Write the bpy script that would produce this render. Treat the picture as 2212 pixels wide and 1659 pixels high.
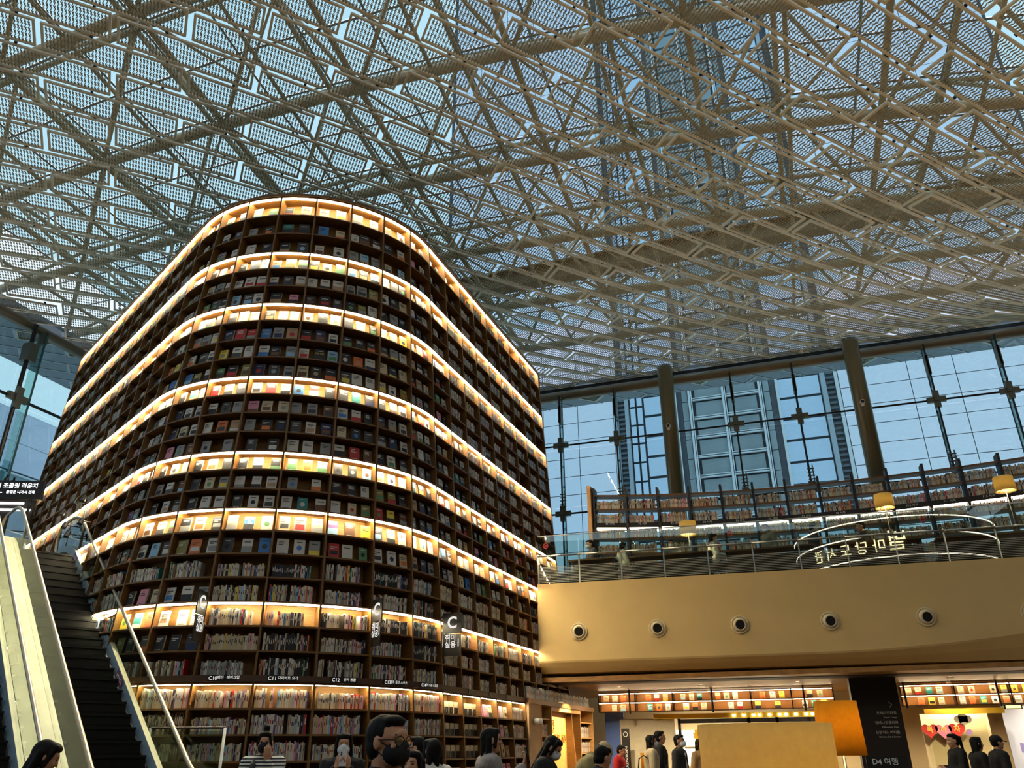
# Tall curved bookcase hall under a glazed space-frame roof.
# World: X runs along the back glass wall, Y is depth towards it, Z is up, metres. The camera stands at the origin.
import bpy, bmesh, math, random
from math import sin, cos, tan, pi, radians, sqrt, atan2, hypot
from mathutils import Vector, Matrix, Quaternion

SC = bpy.context.scene
COL = SC.collection
for _o in list(bpy.data.objects):
    bpy.data.objects.remove(_o)

# ------------------------------------------------------------------ camera
PITCH, ROLL, YAW = radians(24.952), radians(-0.393), radians(18.614)
FPX, CAMH = 1704.1, 1.45
_F = Vector((-sin(YAW) * cos(PITCH), cos(YAW) * cos(PITCH), sin(PITCH)))
_R0 = Vector((cos(YAW), sin(YAW), 0))
_U0 = _R0.cross(_F)
_R = cos(ROLL) * _R0 + sin(ROLL) * _U0
_U = -sin(ROLL) * _R0 + cos(ROLL) * _U0
cam_data = bpy.data.cameras.new('camera')
cam_data.sensor_fit = 'HORIZONTAL'
cam_data.sensor_width = 36.0
cam_data.lens = FPX / 2212 * 36.0
cam_data.clip_start = 0.05
cam_data.clip_end = 600
cam = bpy.data.objects.new('camera', cam_data)
COL.objects.link(cam)
cam.matrix_world = Matrix(((_R.x, _U.x, -_F.x, 0), (_R.y, _U.y, -_F.y, 0), (_R.z, _U.z, -_F.z, CAMH), (0, 0, 0, 1)))
SC.camera = cam


def project(p):
    """pixel in the 2212 x 1659 frame, used only to decide which repeats the photograph shows"""
    q = Vector(p) - Vector((0, 0, CAMH))
    d = q.dot(_F)
    if d < 0.1:
        return None
    return (1106 + FPX * q.dot(_R) / d, 829.5 - FPX * q.dot(_U) / d, d)


def in_frame(p, m=0):
    q = project(p)
    return q is not None and -m < q[0] < 2212 + m and -m < q[1] < 1659 + m


# ------------------------------------------------------------------ sky, exposure
world = bpy.data.worlds.new('sky')
SC.world = world
world.use_nodes = True
_nt = world.node_tree
_nt.nodes.clear()
_out = _nt.nodes.new('ShaderNodeOutputWorld')
_bg = _nt.nodes.new('ShaderNodeBackground')
_tc = _nt.nodes.new('ShaderNodeTexCoord')
_no = _nt.nodes.new('ShaderNodeTexNoise')
_no.inputs['Scale'].default_value = 2.2
_no.inputs['Detail'].default_value = 4
_rp = _nt.nodes.new('ShaderNodeValToRGB')
_rp.color_ramp.elements[0].position = 0.35
_rp.color_ramp.elements[0].color = (0.60, 0.78, 0.92, 1)
_rp.color_ramp.elements[1].position = 0.7
_rp.color_ramp.elements[1].color = (0.84, 0.94, 1.0, 1)
_nt.links.new(_tc.outputs['Generated'], _no.inputs['Vector'])
_nt.links.new(_no.outputs['Fac'], _rp.inputs['Fac'])
_nt.links.new(_rp.outputs['Color'], _bg.inputs['Color'])
_bg.inputs['Strength'].default_value = 1.25
_nt.links.new(_bg.outputs['Background'], _out.inputs['Surface'])

vs = SC.view_settings
vs.view_transform = 'Standard'
vs.look = 'None'
vs.exposure = 0.0
vs.gamma = 1.0
vs.use_curve_mapping = False
SC.display_settings.display_device = 'sRGB'
cy = SC.cycles
cy.max_bounces = 5
cy.diffuse_bounces = 2
cy.glossy_bounces = 2
cy.transmission_bounces = 4
cy.transparent_max_bounces = 20
cy.sample_clamp_indirect = 6.0
cy.caustics_reflective = False
cy.caustics_refractive = False
cy.use_adaptive_sampling = True
cy.adaptive_threshold = 0.08
cy.adaptive_min_samples = 20


# ------------------------------------------------------------------ materials
def lin(c):
    return tuple((x / 255 / 12.92 if x / 255 <= .04045 else ((x / 255 + .055) / 1.055) ** 2.4) for x in c)


MATS = {}


def mat(name, col, rough=.5, metal=0.0, spec=.5, noise=None, bump=None, stretch=None, emit=None, coat=0):
    """procedural surface: base colour varied by noise (scale, amount), optional bump (scale, strength)"""
    if name in MATS:
        return MATS[name]
    m = bpy.data.materials.new(name)
    m.use_nodes = True
    nt = m.node_tree
    b = nt.nodes['Principled BSDF']
    c = lin(col)
    b.inputs['Base Color'].default_value = (*c, 1)
    b.inputs['Roughness'].default_value = rough
    b.inputs['Metallic'].default_value = metal
    b.inputs['Specular IOR Level'].default_value = spec
    if coat:
        b.inputs['Coat Weight'].default_value = coat
    if noise or bump:
        tc = nt.nodes.new('ShaderNodeTexCoord')
        mp = nt.nodes.new('ShaderNodeMapping')
        nt.links.new(tc.outputs['Object'], mp.inputs['Vector'])
        if stretch:
            mp.inputs['Scale'].default_value = stretch
    if noise:
        n = nt.nodes.new('ShaderNodeTexNoise')
        n.inputs['Scale'].default_value = noise[0]
        n.inputs['Detail'].default_value = 5
        nt.links.new(mp.outputs['Vector'], n.inputs['Vector'])
        r = nt.nodes.new('ShaderNodeValToRGB')
        a = noise[1]
        r.color_ramp.elements[0].position = .3
        r.color_ramp.elements[1].position = .7
        r.color_ramp.elements[0].color = (*[max(0, x * (1 - a)) for x in c], 1)
        r.color_ramp.elements[1].color = (*[min(1, x * (1 + a)) for x in c], 1)
        nt.links.new(n.outputs['Fac'], r.inputs['Fac'])
        nt.links.new(r.outputs['Color'], b.inputs['Base Color'])
    if bump:
        n2 = nt.nodes.new('ShaderNodeTexNoise')
        n2.inputs['Scale'].default_value = bump[0]
        nt.links.new(mp.outputs['Vector'], n2.inputs['Vector'])
        bn = nt.nodes.new('ShaderNodeBump')
        bn.inputs['Strength'].default_value = bump[1]
        bn.inputs['Distance'].default_value = .01
        nt.links.new(n2.outputs['Fac'], bn.inputs['Height'])
        nt.links.new(bn.outputs['Normal'], b.inputs['Normal'])
    if emit:
        b.inputs['Emission Color'].default_value = (*emit[0], 1)
        b.inputs['Emission Strength'].default_value = emit[1]
    MATS[name] = m
    return m


def glass(name, tint=(235, 245, 245), refl=.08, rough=0.0, ior=1.45):
    """thin architectural glass: clear transmission with a Fresnel mirror on top"""
    if name in MATS:
        return MATS[name]
    m = bpy.data.materials.new(name)
    m.use_nodes = True
    nt = m.node_tree
    nt.nodes.clear()
    o = nt.nodes.new('ShaderNodeOutputMaterial')
    mix = nt.nodes.new('ShaderNodeMixShader')
    t = nt.nodes.new('ShaderNodeBsdfTransparent')
    t.inputs['Color'].default_value = (*lin(tint), 1)
    g = nt.nodes.new('ShaderNodeBsdfGlossy')
    g.inputs['Roughness'].default_value = rough
    g.inputs['Color'].default_value = (.9, .95, .95, 1)
    # Schlick mirror from the true angle of view, the same from both sides of the pane
    ge = nt.nodes.new('ShaderNodeNewGeometry')
    dt = nt.nodes.new('ShaderNodeVectorMath')
    dt.operation = 'DOT_PRODUCT'
    nt.links.new(ge.outputs['Normal'], dt.inputs[0])
    nt.links.new(ge.outputs['Incoming'], dt.inputs[1])
    ab = nt.nodes.new('ShaderNodeMath')
    ab.operation = 'ABSOLUTE'
    nt.links.new(dt.outputs['Value'], ab.inputs[0])
    sb = nt.nodes.new('ShaderNodeMath')
    sb.operation = 'SUBTRACT'
    sb.inputs[0].default_value = 1.0
    nt.links.new(ab.outputs[0], sb.inputs[1])
    pw = nt.nodes.new('ShaderNodeMath')
    pw.operation = 'POWER'
    pw.inputs[1].default_value = 5.0
    nt.links.new(sb.outputs[0], pw.inputs[0])
    ad = nt.nodes.new('ShaderNodeMath')
    ad.operation = 'MULTIPLY_ADD'
    ad.inputs[1].default_value = .9
    ad.inputs[2].default_value = refl
    ad.use_clamp = True
    nt.links.new(pw.outputs[0], ad.inputs[0])
    nt.links.new(ad.outputs[0], mix.inputs['Fac'])
    nt.links.new(t.outputs[0], mix.inputs[1])
    nt.links.new(g.outputs[0], mix.inputs[2])
    nt.links.new(mix.outputs[0], o.inputs['Surface'])
    MATS[name] = m
    return m


def emis(name, col, strength):
    if name in MATS:
        return MATS[name]
    m = bpy.data.materials.new(name)
    m.use_nodes = True
    nt = m.node_tree
    nt.nodes.clear()
    o = nt.nodes.new('ShaderNodeOutputMaterial')
    e = nt.nodes.new('ShaderNodeEmission')
    e.inputs['Color'].default_value = (*col, 1)
    e.inputs['Strength'].default_value = strength
    nt.links.new(e.outputs[0], o.inputs['Surface'])
    MATS[name] = m
    return m


def shade_mat(name, col, strength, tr=.6):
    """fabric or paper shade with a lamp inside: translucent, lit from within by a real lamp"""
    if name in MATS:
        return MATS[name]
    m = bpy.data.materials.new(name)
    m.use_nodes = True
    nt = m.node_tree
    nt.nodes.clear()
    o = nt.nodes.new('ShaderNodeOutputMaterial')
    mix = nt.nodes.new('ShaderNodeMixShader')
    d = nt.nodes.new('ShaderNodeBsdfDiffuse')
    t = nt.nodes.new('ShaderNodeBsdfTranslucent')
    n = nt.nodes.new('ShaderNodeTexNoise')
    n.inputs['Scale'].default_value = 30
    n.inputs['Detail'].default_value = 6
    r = nt.nodes.new('ShaderNodeValToRGB')
    c = lin(col)
    r.color_ramp.elements[0].color = (*[x * .82 for x in c], 1)
    r.color_ramp.elements[1].color = (*[min(1, x * 1.1) for x in c], 1)
    tc = nt.nodes.new('ShaderNodeTexCoord')
    nt.links.new(tc.outputs['Object'], n.inputs['Vector'])
    nt.links.new(n.outputs['Fac'], r.inputs['Fac'])
    nt.links.new(r.outputs['Color'], d.inputs['Color'])
    nt.links.new(r.outputs['Color'], t.inputs['Color'])
    mix.inputs['Fac'].default_value = tr
    nt.links.new(d.outputs[0], mix.inputs[1])
    nt.links.new(t.outputs[0], mix.inputs[2])
    nt.links.new(mix.outputs[0], o.inputs['Surface'])
    MATS[name] = m
    return m


def attr_mat(name, rough=.55):
    """paper and card coloured per book from the mesh's own colour attribute, with slight print noise"""
    m = bpy.data.materials.new(name)
    m.use_nodes = True
    nt = m.node_tree
    b = nt.nodes['Principled BSDF']
    a = nt.nodes.new('ShaderNodeAttribute')
    a.attribute_name = 'tint'
    nt.links.new(a.outputs['Color'], b.inputs['Base Color'])
    b.inputs['Roughness'].default_value = rough
    MATS[name] = m
    return m


WOOD = mat('oak_wood', (118, 80, 33), .5, noise=(6, .2), stretch=(1, 1, 9))
WOOD_D = mat('dark_wood', (66, 38, 22), .5, noise=(8, .25))
WOOD_IN = mat('inner_wood', (134, 95, 38), .6, noise=(5, .2), stretch=(1, 1, 9))
LED = emis('led_strip', (1.0, .86, .56), 100.0)
LED_F = emis('led_cover', (1.0, .88, .66), 14.0)
LED_W = emis('cool_led', (1.0, .85, .62), 9.0)
FRAME = mat('beige_steel', (214, 196, 166), .5, spec=.4)
TRUSS = mat('truss_paint', (196, 176, 142), .5, noise=(3, .08))
BRONZE = mat('bronze_paint', (128, 108, 84), .42, metal=.3)
STEEL = mat('brushed_steel', (188, 186, 180), .28, metal=.9)
DARK = mat('dark_steel', (38, 38, 38), .4, metal=.4)
BLACK = mat('black_plastic', (16, 16, 17), .45)
WHITE = mat('white_plastic', (232, 230, 224), .4)
CASTG = mat('cast_bracket', (104, 100, 88), .45, metal=.5)
GLASS = glass('facade_glass', (222, 238, 240), .04)
ROOFG = glass('roof_glass', (226, 242, 246), .03)
RAILG = glass('rail_glass', (228, 238, 232), .07)
BOOKS = attr_mat('book_print')
INK_W = mat('white_ink', (240, 240, 236), .5)
INK_GLOW = emis('glowing_white_ink', (1, .97, .9), .85)  # white ink made to glow so the sign lettering reads bright
INK_B = mat('black_ink', (22, 20, 20), .5)


# ------------------------------------------------------------------ mesh helpers
class MB:
    """collects geometry for ONE mesh object"""

    def __init__(s):
        s.v, s.f, s.m, s.c = [], [], [], []

    def add(s, v, f, mi=0, col=None):
        n = len(s.v)
        s.v += [tuple(x) for x in v]
        s.f += [tuple(i + n for i in q) for q in f]
        s.m += [mi] * len(f)
        if col is not None:
            s.c += [col] * len(f)
        return s

    def hexa(s, p, mi=0, col=None, cols=None):
        """8 corners: bottom 0-3 ccw, top 4-7"""
        f = [(3, 2, 1, 0), (4, 5, 6, 7), (0, 1, 5, 4), (1, 2, 6, 5), (2, 3, 7, 6), (3, 0, 4, 7)]
        n = len(s.v)
        s.v += [tuple(x) for x in p]
        s.f += [tuple(i + n for i in q) for q in f]
        s.m += [mi] * 6
        if cols is not None:
            s.c += cols
        elif col is not None:
            s.c += [col] * 6
        return s

    def box(s, c, d, mi=0, rz=0, col=None):
        x, y, z = d[0] / 2, d[1] / 2, d[2] / 2
        ca, sa = cos(rz), sin(rz)
        p = []
        for zz in (-z, z):
            for xx, yy in ((-x, -y), (x, -y), (x, y), (-x, y)):
                p.append((c[0] + xx * ca - yy * sa, c[1] + xx * sa + yy * ca, c[2] + zz))
        return s.hexa(p, mi, col)

    def obox(s, o, ax, ay, az, mi=0, col=None, cols=None):
        """box from corner o and three full edge vectors"""
        o, ax, ay, az = Vector(o), Vector(ax), Vector(ay), Vector(az)
        return s.hexa([o, o + ax, o + ax + ay, o + ay, o + az, o + ax + az, o + ax + ay + az, o + ay + az], mi, col, cols)

    def tube(s, p0, p1, r0, r1=None, n=8, mi=0, cap=True):
        r1 = r0 if r1 is None else r1
        p0, p1 = Vector(p0), Vector(p1)
        d = (p1 - p0).normalized()
        a = Vector((0, 0, 1)) if abs(d.z) < .9 else Vector((1, 0, 0))
        u = d.cross(a).normalized()
        w = d.cross(u)
        v = [p0 + (u * cos(2 * pi * k / n) + w * sin(2 * pi * k / n)) * r0 for k in range(n)]
        v += [p1 + (u * cos(2 * pi * k / n) + w * sin(2 * pi * k / n)) * r1 for k in range(n)]
        f = [(k, (k + 1) % n, n + (k + 1) % n, n + k) for k in range(n)]
        if cap:
            f += [tuple(range(n - 1, -1, -1)), tuple(range(n, 2 * n))]
        return s.add(v, f, mi)

    def sweep(s, pts, r, n=8, mi=0, closed=False):
        pts = [Vector(p) for p in pts]
        N = len(pts)
        v, f = [], []
        up = None
        for i, p in enumerate(pts):
            a = pts[(i - 1) % N] if (i > 0 or closed) else pts[0]
            b = pts[(i + 1) % N] if (i < N - 1 or closed) else pts[-1]
            d = (b - a).normalized()
            if up is None:
                up = Vector((0, 0, 1)) if abs(d.z) < .9 else Vector((1, 0, 0))
            u = d.cross(up).normalized()
            up = u.cross(d).normalized()
            v += [p + (u * cos(2 * pi * k / n) + up * sin(2 * pi * k / n)) * r for k in range(n)]
        for i in range(N if closed else N - 1):
            j = (i + 1) % N
            f += [(i * n + k, i * n + (k + 1) % n, j * n + (k + 1) % n, j * n + k) for k in range(n)]
        if not closed:
            f += [tuple(range(n - 1, -1, -1)), tuple(range((N - 1) * n, N * n))]
        return s.add(v, f, mi)

    def lathe(s, prof, c=(0, 0, 0), n=20, mi=0, axis=None):
        """profile (r, z) turned round a vertical axis (or round the given direction)"""
        c = Vector(c)
        if axis is None:
            ux, uy, uz = Vector((1, 0, 0)), Vector((0, 1, 0)), Vector((0, 0, 1))
        else:
            uz = Vector(axis).normalized()
            a = Vector((0, 0, 1)) if abs(uz.z) < .9 else Vector((1, 0, 0))
            ux = uz.cross(a).normalized()
            uy = uz.cross(ux)
        v, f = [], []
        for r, z in prof:
            v += [c + ux * (r * cos(2 * pi * k / n)) + uy * (r * sin(2 * pi * k / n)) + uz * z for k in range(n)]
        for i in range(len(prof) - 1):
            f += [(i * n + k, i * n + (k + 1) % n, (i + 1) * n + (k + 1) % n, (i + 1) * n + k) for k in range(n)]
        return s.add(v, f, mi)

    def prism(s, poly, o, ux, uy, uz, t, mi=0):
        """flat outline given in the (ux, uy) plane, given thickness t along uz"""
        o, ux, uy, uz = Vector(o), Vector(ux), Vector(uy), Vector(uz)
        n = len(poly)
        v = [o + ux * a + uy * b for a, b in poly] + [o + ux * a + uy * b + uz * t for a, b in poly]
        f = [tuple(range(n - 1, -1, -1)), tuple(range(n, 2 * n))]
        f += [(k, (k + 1) % n, n + (k + 1) % n, n + k) for k in range(n)]
        return s.add(v, f, mi)

    def build(s, name, mats, parent=None, smooth=False):
        me = bpy.data.meshes.new(name)
        me.from_pydata(s.v, [], s.f)
        for m in (mats if isinstance(mats, (list, tuple)) else [mats]):
            me.materials.append(m)
        if any(s.m):
            me.polygons.foreach_set('material_index', s.m)
        if s.c and len(s.c) == len(s.f):
            at = me.color_attributes.new('tint', 'FLOAT_COLOR', 'CORNER')
            buf = []
            for q, c in zip(s.f, s.c):
                buf += [c[0], c[1], c[2], 1.0] * len(q)
            at.data.foreach_set('color', buf)
        if smooth:
            me.polygons.foreach_set('use_smooth', [True] * len(me.polygons))
        me.update()
        return obj(name, me, parent)


def obj(name, me, parent=None):
    o = bpy.data.objects.new(name, me)
    COL.objects.link(o)
    if parent is not None:
        o.parent = parent
        if parent.name in WORLD:
            o.matrix_parent_inverse = Matrix.Translation(-Vector(parent.location))
    return o


def tag(o, label=None, cat=None, group=None, kind=None):
    if label:
        o['label'] = label
    if cat:
        o['category'] = cat
    if group:
        o['group'] = group
    if kind:
        o['kind'] = kind
    return o


WORLD = set()     # things whose parts are modelled straight in world coordinates


def wthing(name, loc, label=None, cat=None, group=None, kind=None):
    o = empty(name, loc, 0, label, cat, group, kind)
    WORLD.add(o.name)
    return o


def empty(name, loc=(0, 0, 0), rz=0, label=None, cat=None, group=None, kind=None, parent=None):
    o = bpy.data.objects.new(name, None)
    o.empty_display_size = .1
    COL.objects.link(o)
    o.location = loc
    o.rotation_euler = (0, 0, rz)
    if parent is not None:
        o.parent = parent
    return tag(o, label, cat, group, kind)


WORK = bpy.data.scenes.new('workbench')       # empty scene in which lettering and skins are worked out


def evaluated(o):
    WORK.collection.objects.link(o)
    vl = WORK.view_layers[0]
    vl.update()
    me = bpy.data.meshes.new_from_object(o.evaluated_get(vl.depsgraph))
    bpy.data.objects.remove(o)
    return me


def text_mesh(body, size, depth=.004, align='CENTER', bold=0.0):
    """lettering as a mesh lying in the local XY plane, extruded along Z"""
    c = bpy.data.curves.new('lettering', 'FONT')
    c.body = body
    c.size = size
    c.extrude = depth / 2
    c.offset = bold
    c.align_x = align
    c.align_y = 'CENTER'
    c.resolution_u = 3
    t = bpy.data.objects.new('lettering', c)
    me = evaluated(t)
    bpy.data.curves.remove(c)
    me.name = 'lettering'
    me.materials.clear()
    return me


def letters(body, size, o, ux, uy, material, parent, depth=.004, align='CENTER', bold=0.0, name='lettering'):
    """lettering standing at o, reading along ux with its top towards uy"""
    me = text_mesh(body, size, depth, align, bold)
    me.materials.append(material)
    t = obj(name, me, parent)
    ux, uy = Vector(ux).normalized(), Vector(uy).normalized()
    uz = ux.cross(uy).normalized()
    o = Vector(o)
    me.transform(Matrix(((ux.x, uy.x, uz.x, o.x), (ux.y, uy.y, uz.y, o.y), (ux.z, uy.z, uz.z, o.z), (0, 0, 0, 1))))
    return t


ORD = ['zeroth', 'first', 'second', 'third', 'fourth', 'fifth', 'sixth', 'seventh', 'eighth', 'ninth', 'tenth', 'eleventh', 'twelfth',
       'thirteenth', 'fourteenth', 'fifteenth', 'sixteenth', 'seventeenth', 'eighteenth', 'nineteenth', 'twentieth', 'twenty-first',
       'twenty-second', 'twenty-third', 'twenty-fourth', 'twenty-fifth', 'twenty-sixth', 'twenty-seventh', 'twenty-eighth', 'twenty-ninth']
for _t in ('thirt', 'fort', 'fift'):
    ORD += [_t + 'ieth'] + [_t + 'y-' + _w for _w in ORD[1:10]]
# ================================================================== the setting
YW, XL = 25.0, -20.0            # back and left glass walls
ZC = 13.3                       # ceiling level along the walls
ZF = 5.05                       # upper floor level


def zceil(x, y):
    """the mesh ceiling bulges gently between the walls"""
    yc, xc = min(max(y, 4.5), YW), min(max(x, XL), 10.0)
    return ZC + (YW - yc) * (xc - XL) * (-.00656 - .00053 * xc + .0005 * (YW - yc))


# ---- floor
f = MB().box((-4, 6, -.1), (44, 46, .2))
tag(f.build('floor', mat('floor_stone', (92, 80, 66), .25, noise=(1.2, .12))), kind='structure')

# ---- unseen sides of the hall
m = MB().box((17.1, 6, 7), (.2, 46, 14))
tag(m.build('wall_right', mat('warm_plaster', (120, 92, 62), .8, noise=(2, .05))), kind='structure')
m = MB().box((-3, -14.1, 7), (42, .2, 14))
tag(m.build('wall_front', mat('wood_panelling', (70, 46, 28), .6, noise=(4, .15))), kind='structure')

# ---- ceiling of expanded-metal panels hung on the diagonal
PHI, LU, LV, U0, V0 = .8278, 1.3772, .6983, -4.008, 13.7723
ceil = wthing('ceiling', (-4, 12, ZC), kind='structure')


def uvxy(u, v):
    return (u * sin(PHI) - v * cos(PHI), u * cos(PHI) + v * sin(PHI))


PL, PW = 2 * LU - .10, LV - .075         # panel size inside its joints


def panel_frame():
    b = MB()
    t, h = .045, .05
    for y in (-PW / 2 + t / 2, PW / 2 - t / 2):
        b.box((0, y, h / 2), (PL, t, h))
    for x in (-PL / 2 + t / 2, PL / 2 - t / 2):
        b.box((x, 0, h / 2), (t, PW - 2 * t, h))
    for x in (-PL * .27, PL * .27):       # dark hanger clips on the long edge
        b.box((x, PW / 2 + .02, .06), (.07, .05, .04), 1)
        b.box((x + .3, -PW / 2 - .02, .06), (.05, .04, .04), 1)
    return b


def panel_mesh(nu=40, nv=4, rib=.0088):
    b = MB()
    L, W = PL - .07, PW - .07
    p, q = L / nu, W / nv
    for i in range(nu + 1):
        for sgn in (-1, 1):
            for j in range(2 * nv):
                x0 = -L / 2 + i * p + sgn * (p / 4) * (1 if j % 2 == 0 else -1)
                x1 = -L / 2 + i * p + sgn * (p / 4) * (-1 if j % 2 == 0 else 1)
                if max(abs(x0), abs(x1)) > L / 2 + .01:
                    continue
                y0, y1 = -W / 2 + j * q / 2, -W / 2 + (j + 1) * q / 2
                # tilted ribbon: strands of expanded metal stand partly on edge
                za, zb = (.014, .029) if sgn > 0 else (.029, .014)
                b.add([(x0 - rib, y0, za), (x0 + rib, y0, zb), (x1 + rib, y1, zb), (x1 - rib, y1, za)], [(0, 1, 2, 3)])
    return b


_pf = panel_frame()
_pm = panel_mesh()
MESHM = mat('expanded_metal', (164, 152, 126), .45, metal=.2)
frame_me = mesh_me = None
cells = []
for j in range(-60, 60):
    for i in range(-60, 60):
        if (i + j) % 2:
            continue
        x, y = uvxy(U0 + (i + 1) * LU, V0 + (j + .5) * LV)
        if -24.6 < x < 12.5 and -13 < y < 27.4:
            if x < XL - 3.4 or y < -12:
                continue
            if x > XL - .7 and y < YW + .7:
                q = project((x, y, zceil(x, y)))
                vis = q is not None and -260 < q[0] < 2470 and -260 < q[1] < 930
                if vis and 200 < q[0] < 1130 and q[1] > 480 + max(0, 520 - q[0]) * 1.0 + max(0, q[0] - 850) * 1.05:
                    vis = False             # hidden behind the book tower
                cells.append((0 if vis else 1, hypot(x, y), x, y))
cells.sort()
rest = MB()
_coarse = panel_mesh(20, 2, .018)
_n = 0
for vis, d, x, y in cells:
    z = zceil(x, y)
    e = .15
    gx, gy = (zceil(x + e, y) - z) / e, (zceil(x, y + e) - z) / e
    if x > 9.9 or y > YW - .2 or x < XL + .2:
        gx = gy = 0
    nrm = Vector((-gx, -gy, 1)).normalized()
    ud = Vector((sin(PHI), cos(PHI), 0))
    ud = (ud - nrm * ud.dot(nrm)).normalized()
    vd = nrm.cross(ud)
    M = Matrix(((ud.x, vd.x, nrm.x, x), (ud.y, vd.y, nrm.y, y), (ud.z, vd.z, nrm.z, z), (0, 0, 0, 1)))
    if vis == 0 and _n < 300:
        _n += 1
        if frame_me is None:
            fo = _pf.build('panel', [FRAME, DARK], ceil)
            frame_me = fo.data
            mo = _pm.build('expanded_mesh', MESHM, fo)
            mesh_me = mo.data
        else:
            fo = obj('panel', frame_me, ceil)
            mo = obj('expanded_mesh', mesh_me, fo)
        fo.matrix_basis = M
    else:
        for bb, mi in ((_pf, 0), (_coarse, 1)):
            rest.add([M @ Vector(p) for p in bb.v], bb.f, mi)
tag(rest.build('panel_field', [FRAME, MESHM], ceil), kind='stuff')

# the eaves run on outside the glass as a panelled metal soffit
SOFF = mat('soffit_grey', (128, 138, 148), .5)
SJNT = mat('soffit_joint', (176, 184, 190), .5)
for nm, x0, x1, y0, y1 in (('back', XL - 3.3, 13.0, YW + .06, YW + 1.95), ('left', XL - 3.3, XL - .06, -8.0, YW + .05)):
    MB().box(((x0 + x1) / 2, (y0 + y1) / 2, ZC + .1), (x1 - x0, y1 - y0, .12)).build('soffit_slab', SOFF, ceil)
    jn = MB()

    def clip(p, d, t0, t1):
        for c, dd, lo, hi in ((p[0], d[0], x0, x1), (p[1], d[1], y0, y1)):
            a_, b_ = sorted(((lo - c) / dd, (hi - c) / dd))
            t0, t1 = max(t0, a_), min(t1, b_)
        return t0, t1

    def joint(p, d, t0, t1, w):
        t0, t1 = clip(p, d, t0, t1)
        if t1 - t0 > .05:
            a_ = Vector((p[0] + d[0] * t0, p[1] + d[1] * t0, ZC + .022))
            jn.obox(a_ - Vector((-d[1], d[0], 0)) * w / 2, Vector((d[0], d[1], 0)) * (t1 - t0), Vector((-d[1], d[0], 0)) * w, (0, 0, .018))
    du, dv = (sin(PHI), cos(PHI)), (-cos(PHI), sin(PHI))
    for j in range(-60, 60):
        joint(uvxy(0, V0 + j * LV), du, -60, 60, .05)
        for i in range(-40, 40):
            if (i + j) % 2 == 0:
                joint(uvxy(U0 + i * LU, V0 + j * LV), dv, 0, LV, .08)
    tag(jn.build('soffit_joints', SJNT, ceil), kind='stuff')

# ---- glazed roof on a two-layer space frame
roof = wthing('roof', (-4, 12, 16), kind='structure')
MX, MY = 3.6, 3.0
XS = [-11.05 + MX * k for k in range(-3, 8)]
YS = [8.5 + MY * k for k in range(-6, 6)]


def zbot(x, y):
    return zceil(x, y) + 1.0


def ztop(x, y):
    return zceil(x, y) + 3.1


def node_b(i, j):
    return Vector((XS[i], YS[j], zbot(XS[i], YS[j])))


def node_t(i, j):
    x, y = XS[i] + MX / 2, YS[j] + MY / 2
    return Vector((x, y, ztop(x, y)))


hidden_truss = MB()


def member(name, a, b, r, n=7):
    mid = (a + b) / 2
    mb = MB().tube(a, b, r, n=n)
    if any(in_frame(p, 60) for p in (a, b, mid)):
        mb.build(name, TRUSS, roof, smooth=True)
    else:
        hidden_truss.add(mb.v, mb.f)


NX, NY = len(XS), len(YS)
for j in range(NY):
    for i in range(NX):
        a = node_b(i, j)
        if i + 1 < NX:
            member('main_chord', a, node_b(i + 1, j), .13)
        if j + 1 < NY:
            member('cross_chord', a, node_b(i, j + 1), .075)
        if i + 1 < NX and j + 1 < NY:
            t = node_t(i, j)
            for k, (di, dj) in enumerate(((0, 0), (1, 0), (0, 1), (1, 1))):
                member('brace', node_b(i + di, j + dj), t, .052, 6)
            if i + 2 < NX:
                member('top_chord', t, node_t(i + 1, j), .07)
            if j + 2 < NY:
                member('top_chord', t, node_t(i, j + 1), .07)
# lighter hangers that carry the mesh panels, and purlins between the chords
for j in range(NY - 1):
    for i in range(NX - 1):
        c = (node_b(i, j) + node_b(i + 1, j + 1)) / 2
        if in_frame(c, 40):
            MB().tube(node_b(i, j), (c.x, c.y, zceil(c.x, c.y) + .1), .03, n=5).build('hanger', TRUSS, roof)
            MB().tube(node_b(i + 1, j), (c.x, c.y, zceil(c.x, c.y) + .1), .03, n=5).build('hanger', TRUSS, roof)
        m0 = (node_b(i, j) + node_b(i + 1, j)) / 2
        m1 = (node_b(i, j + 1) + node_b(i + 1, j + 1)) / 2
        member('purlin', m0, m1, .05, 6)
# the deep brown beam near the back wall
b = MB()
yb = 20.6
b.box((-5, yb, 14.95), (31, .42, .05))
b.box((-5, yb, 15.55), (31, .42, .05))
b.box((-5, yb, 15.25), (31, .10, .55))
b.build('deep_beam', mat('brown_beam', (150, 120, 80), .5, noise=(2, .1)), roof)
tag(hidden_truss.build('far_truss', TRUSS, roof), kind='stuff')
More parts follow.
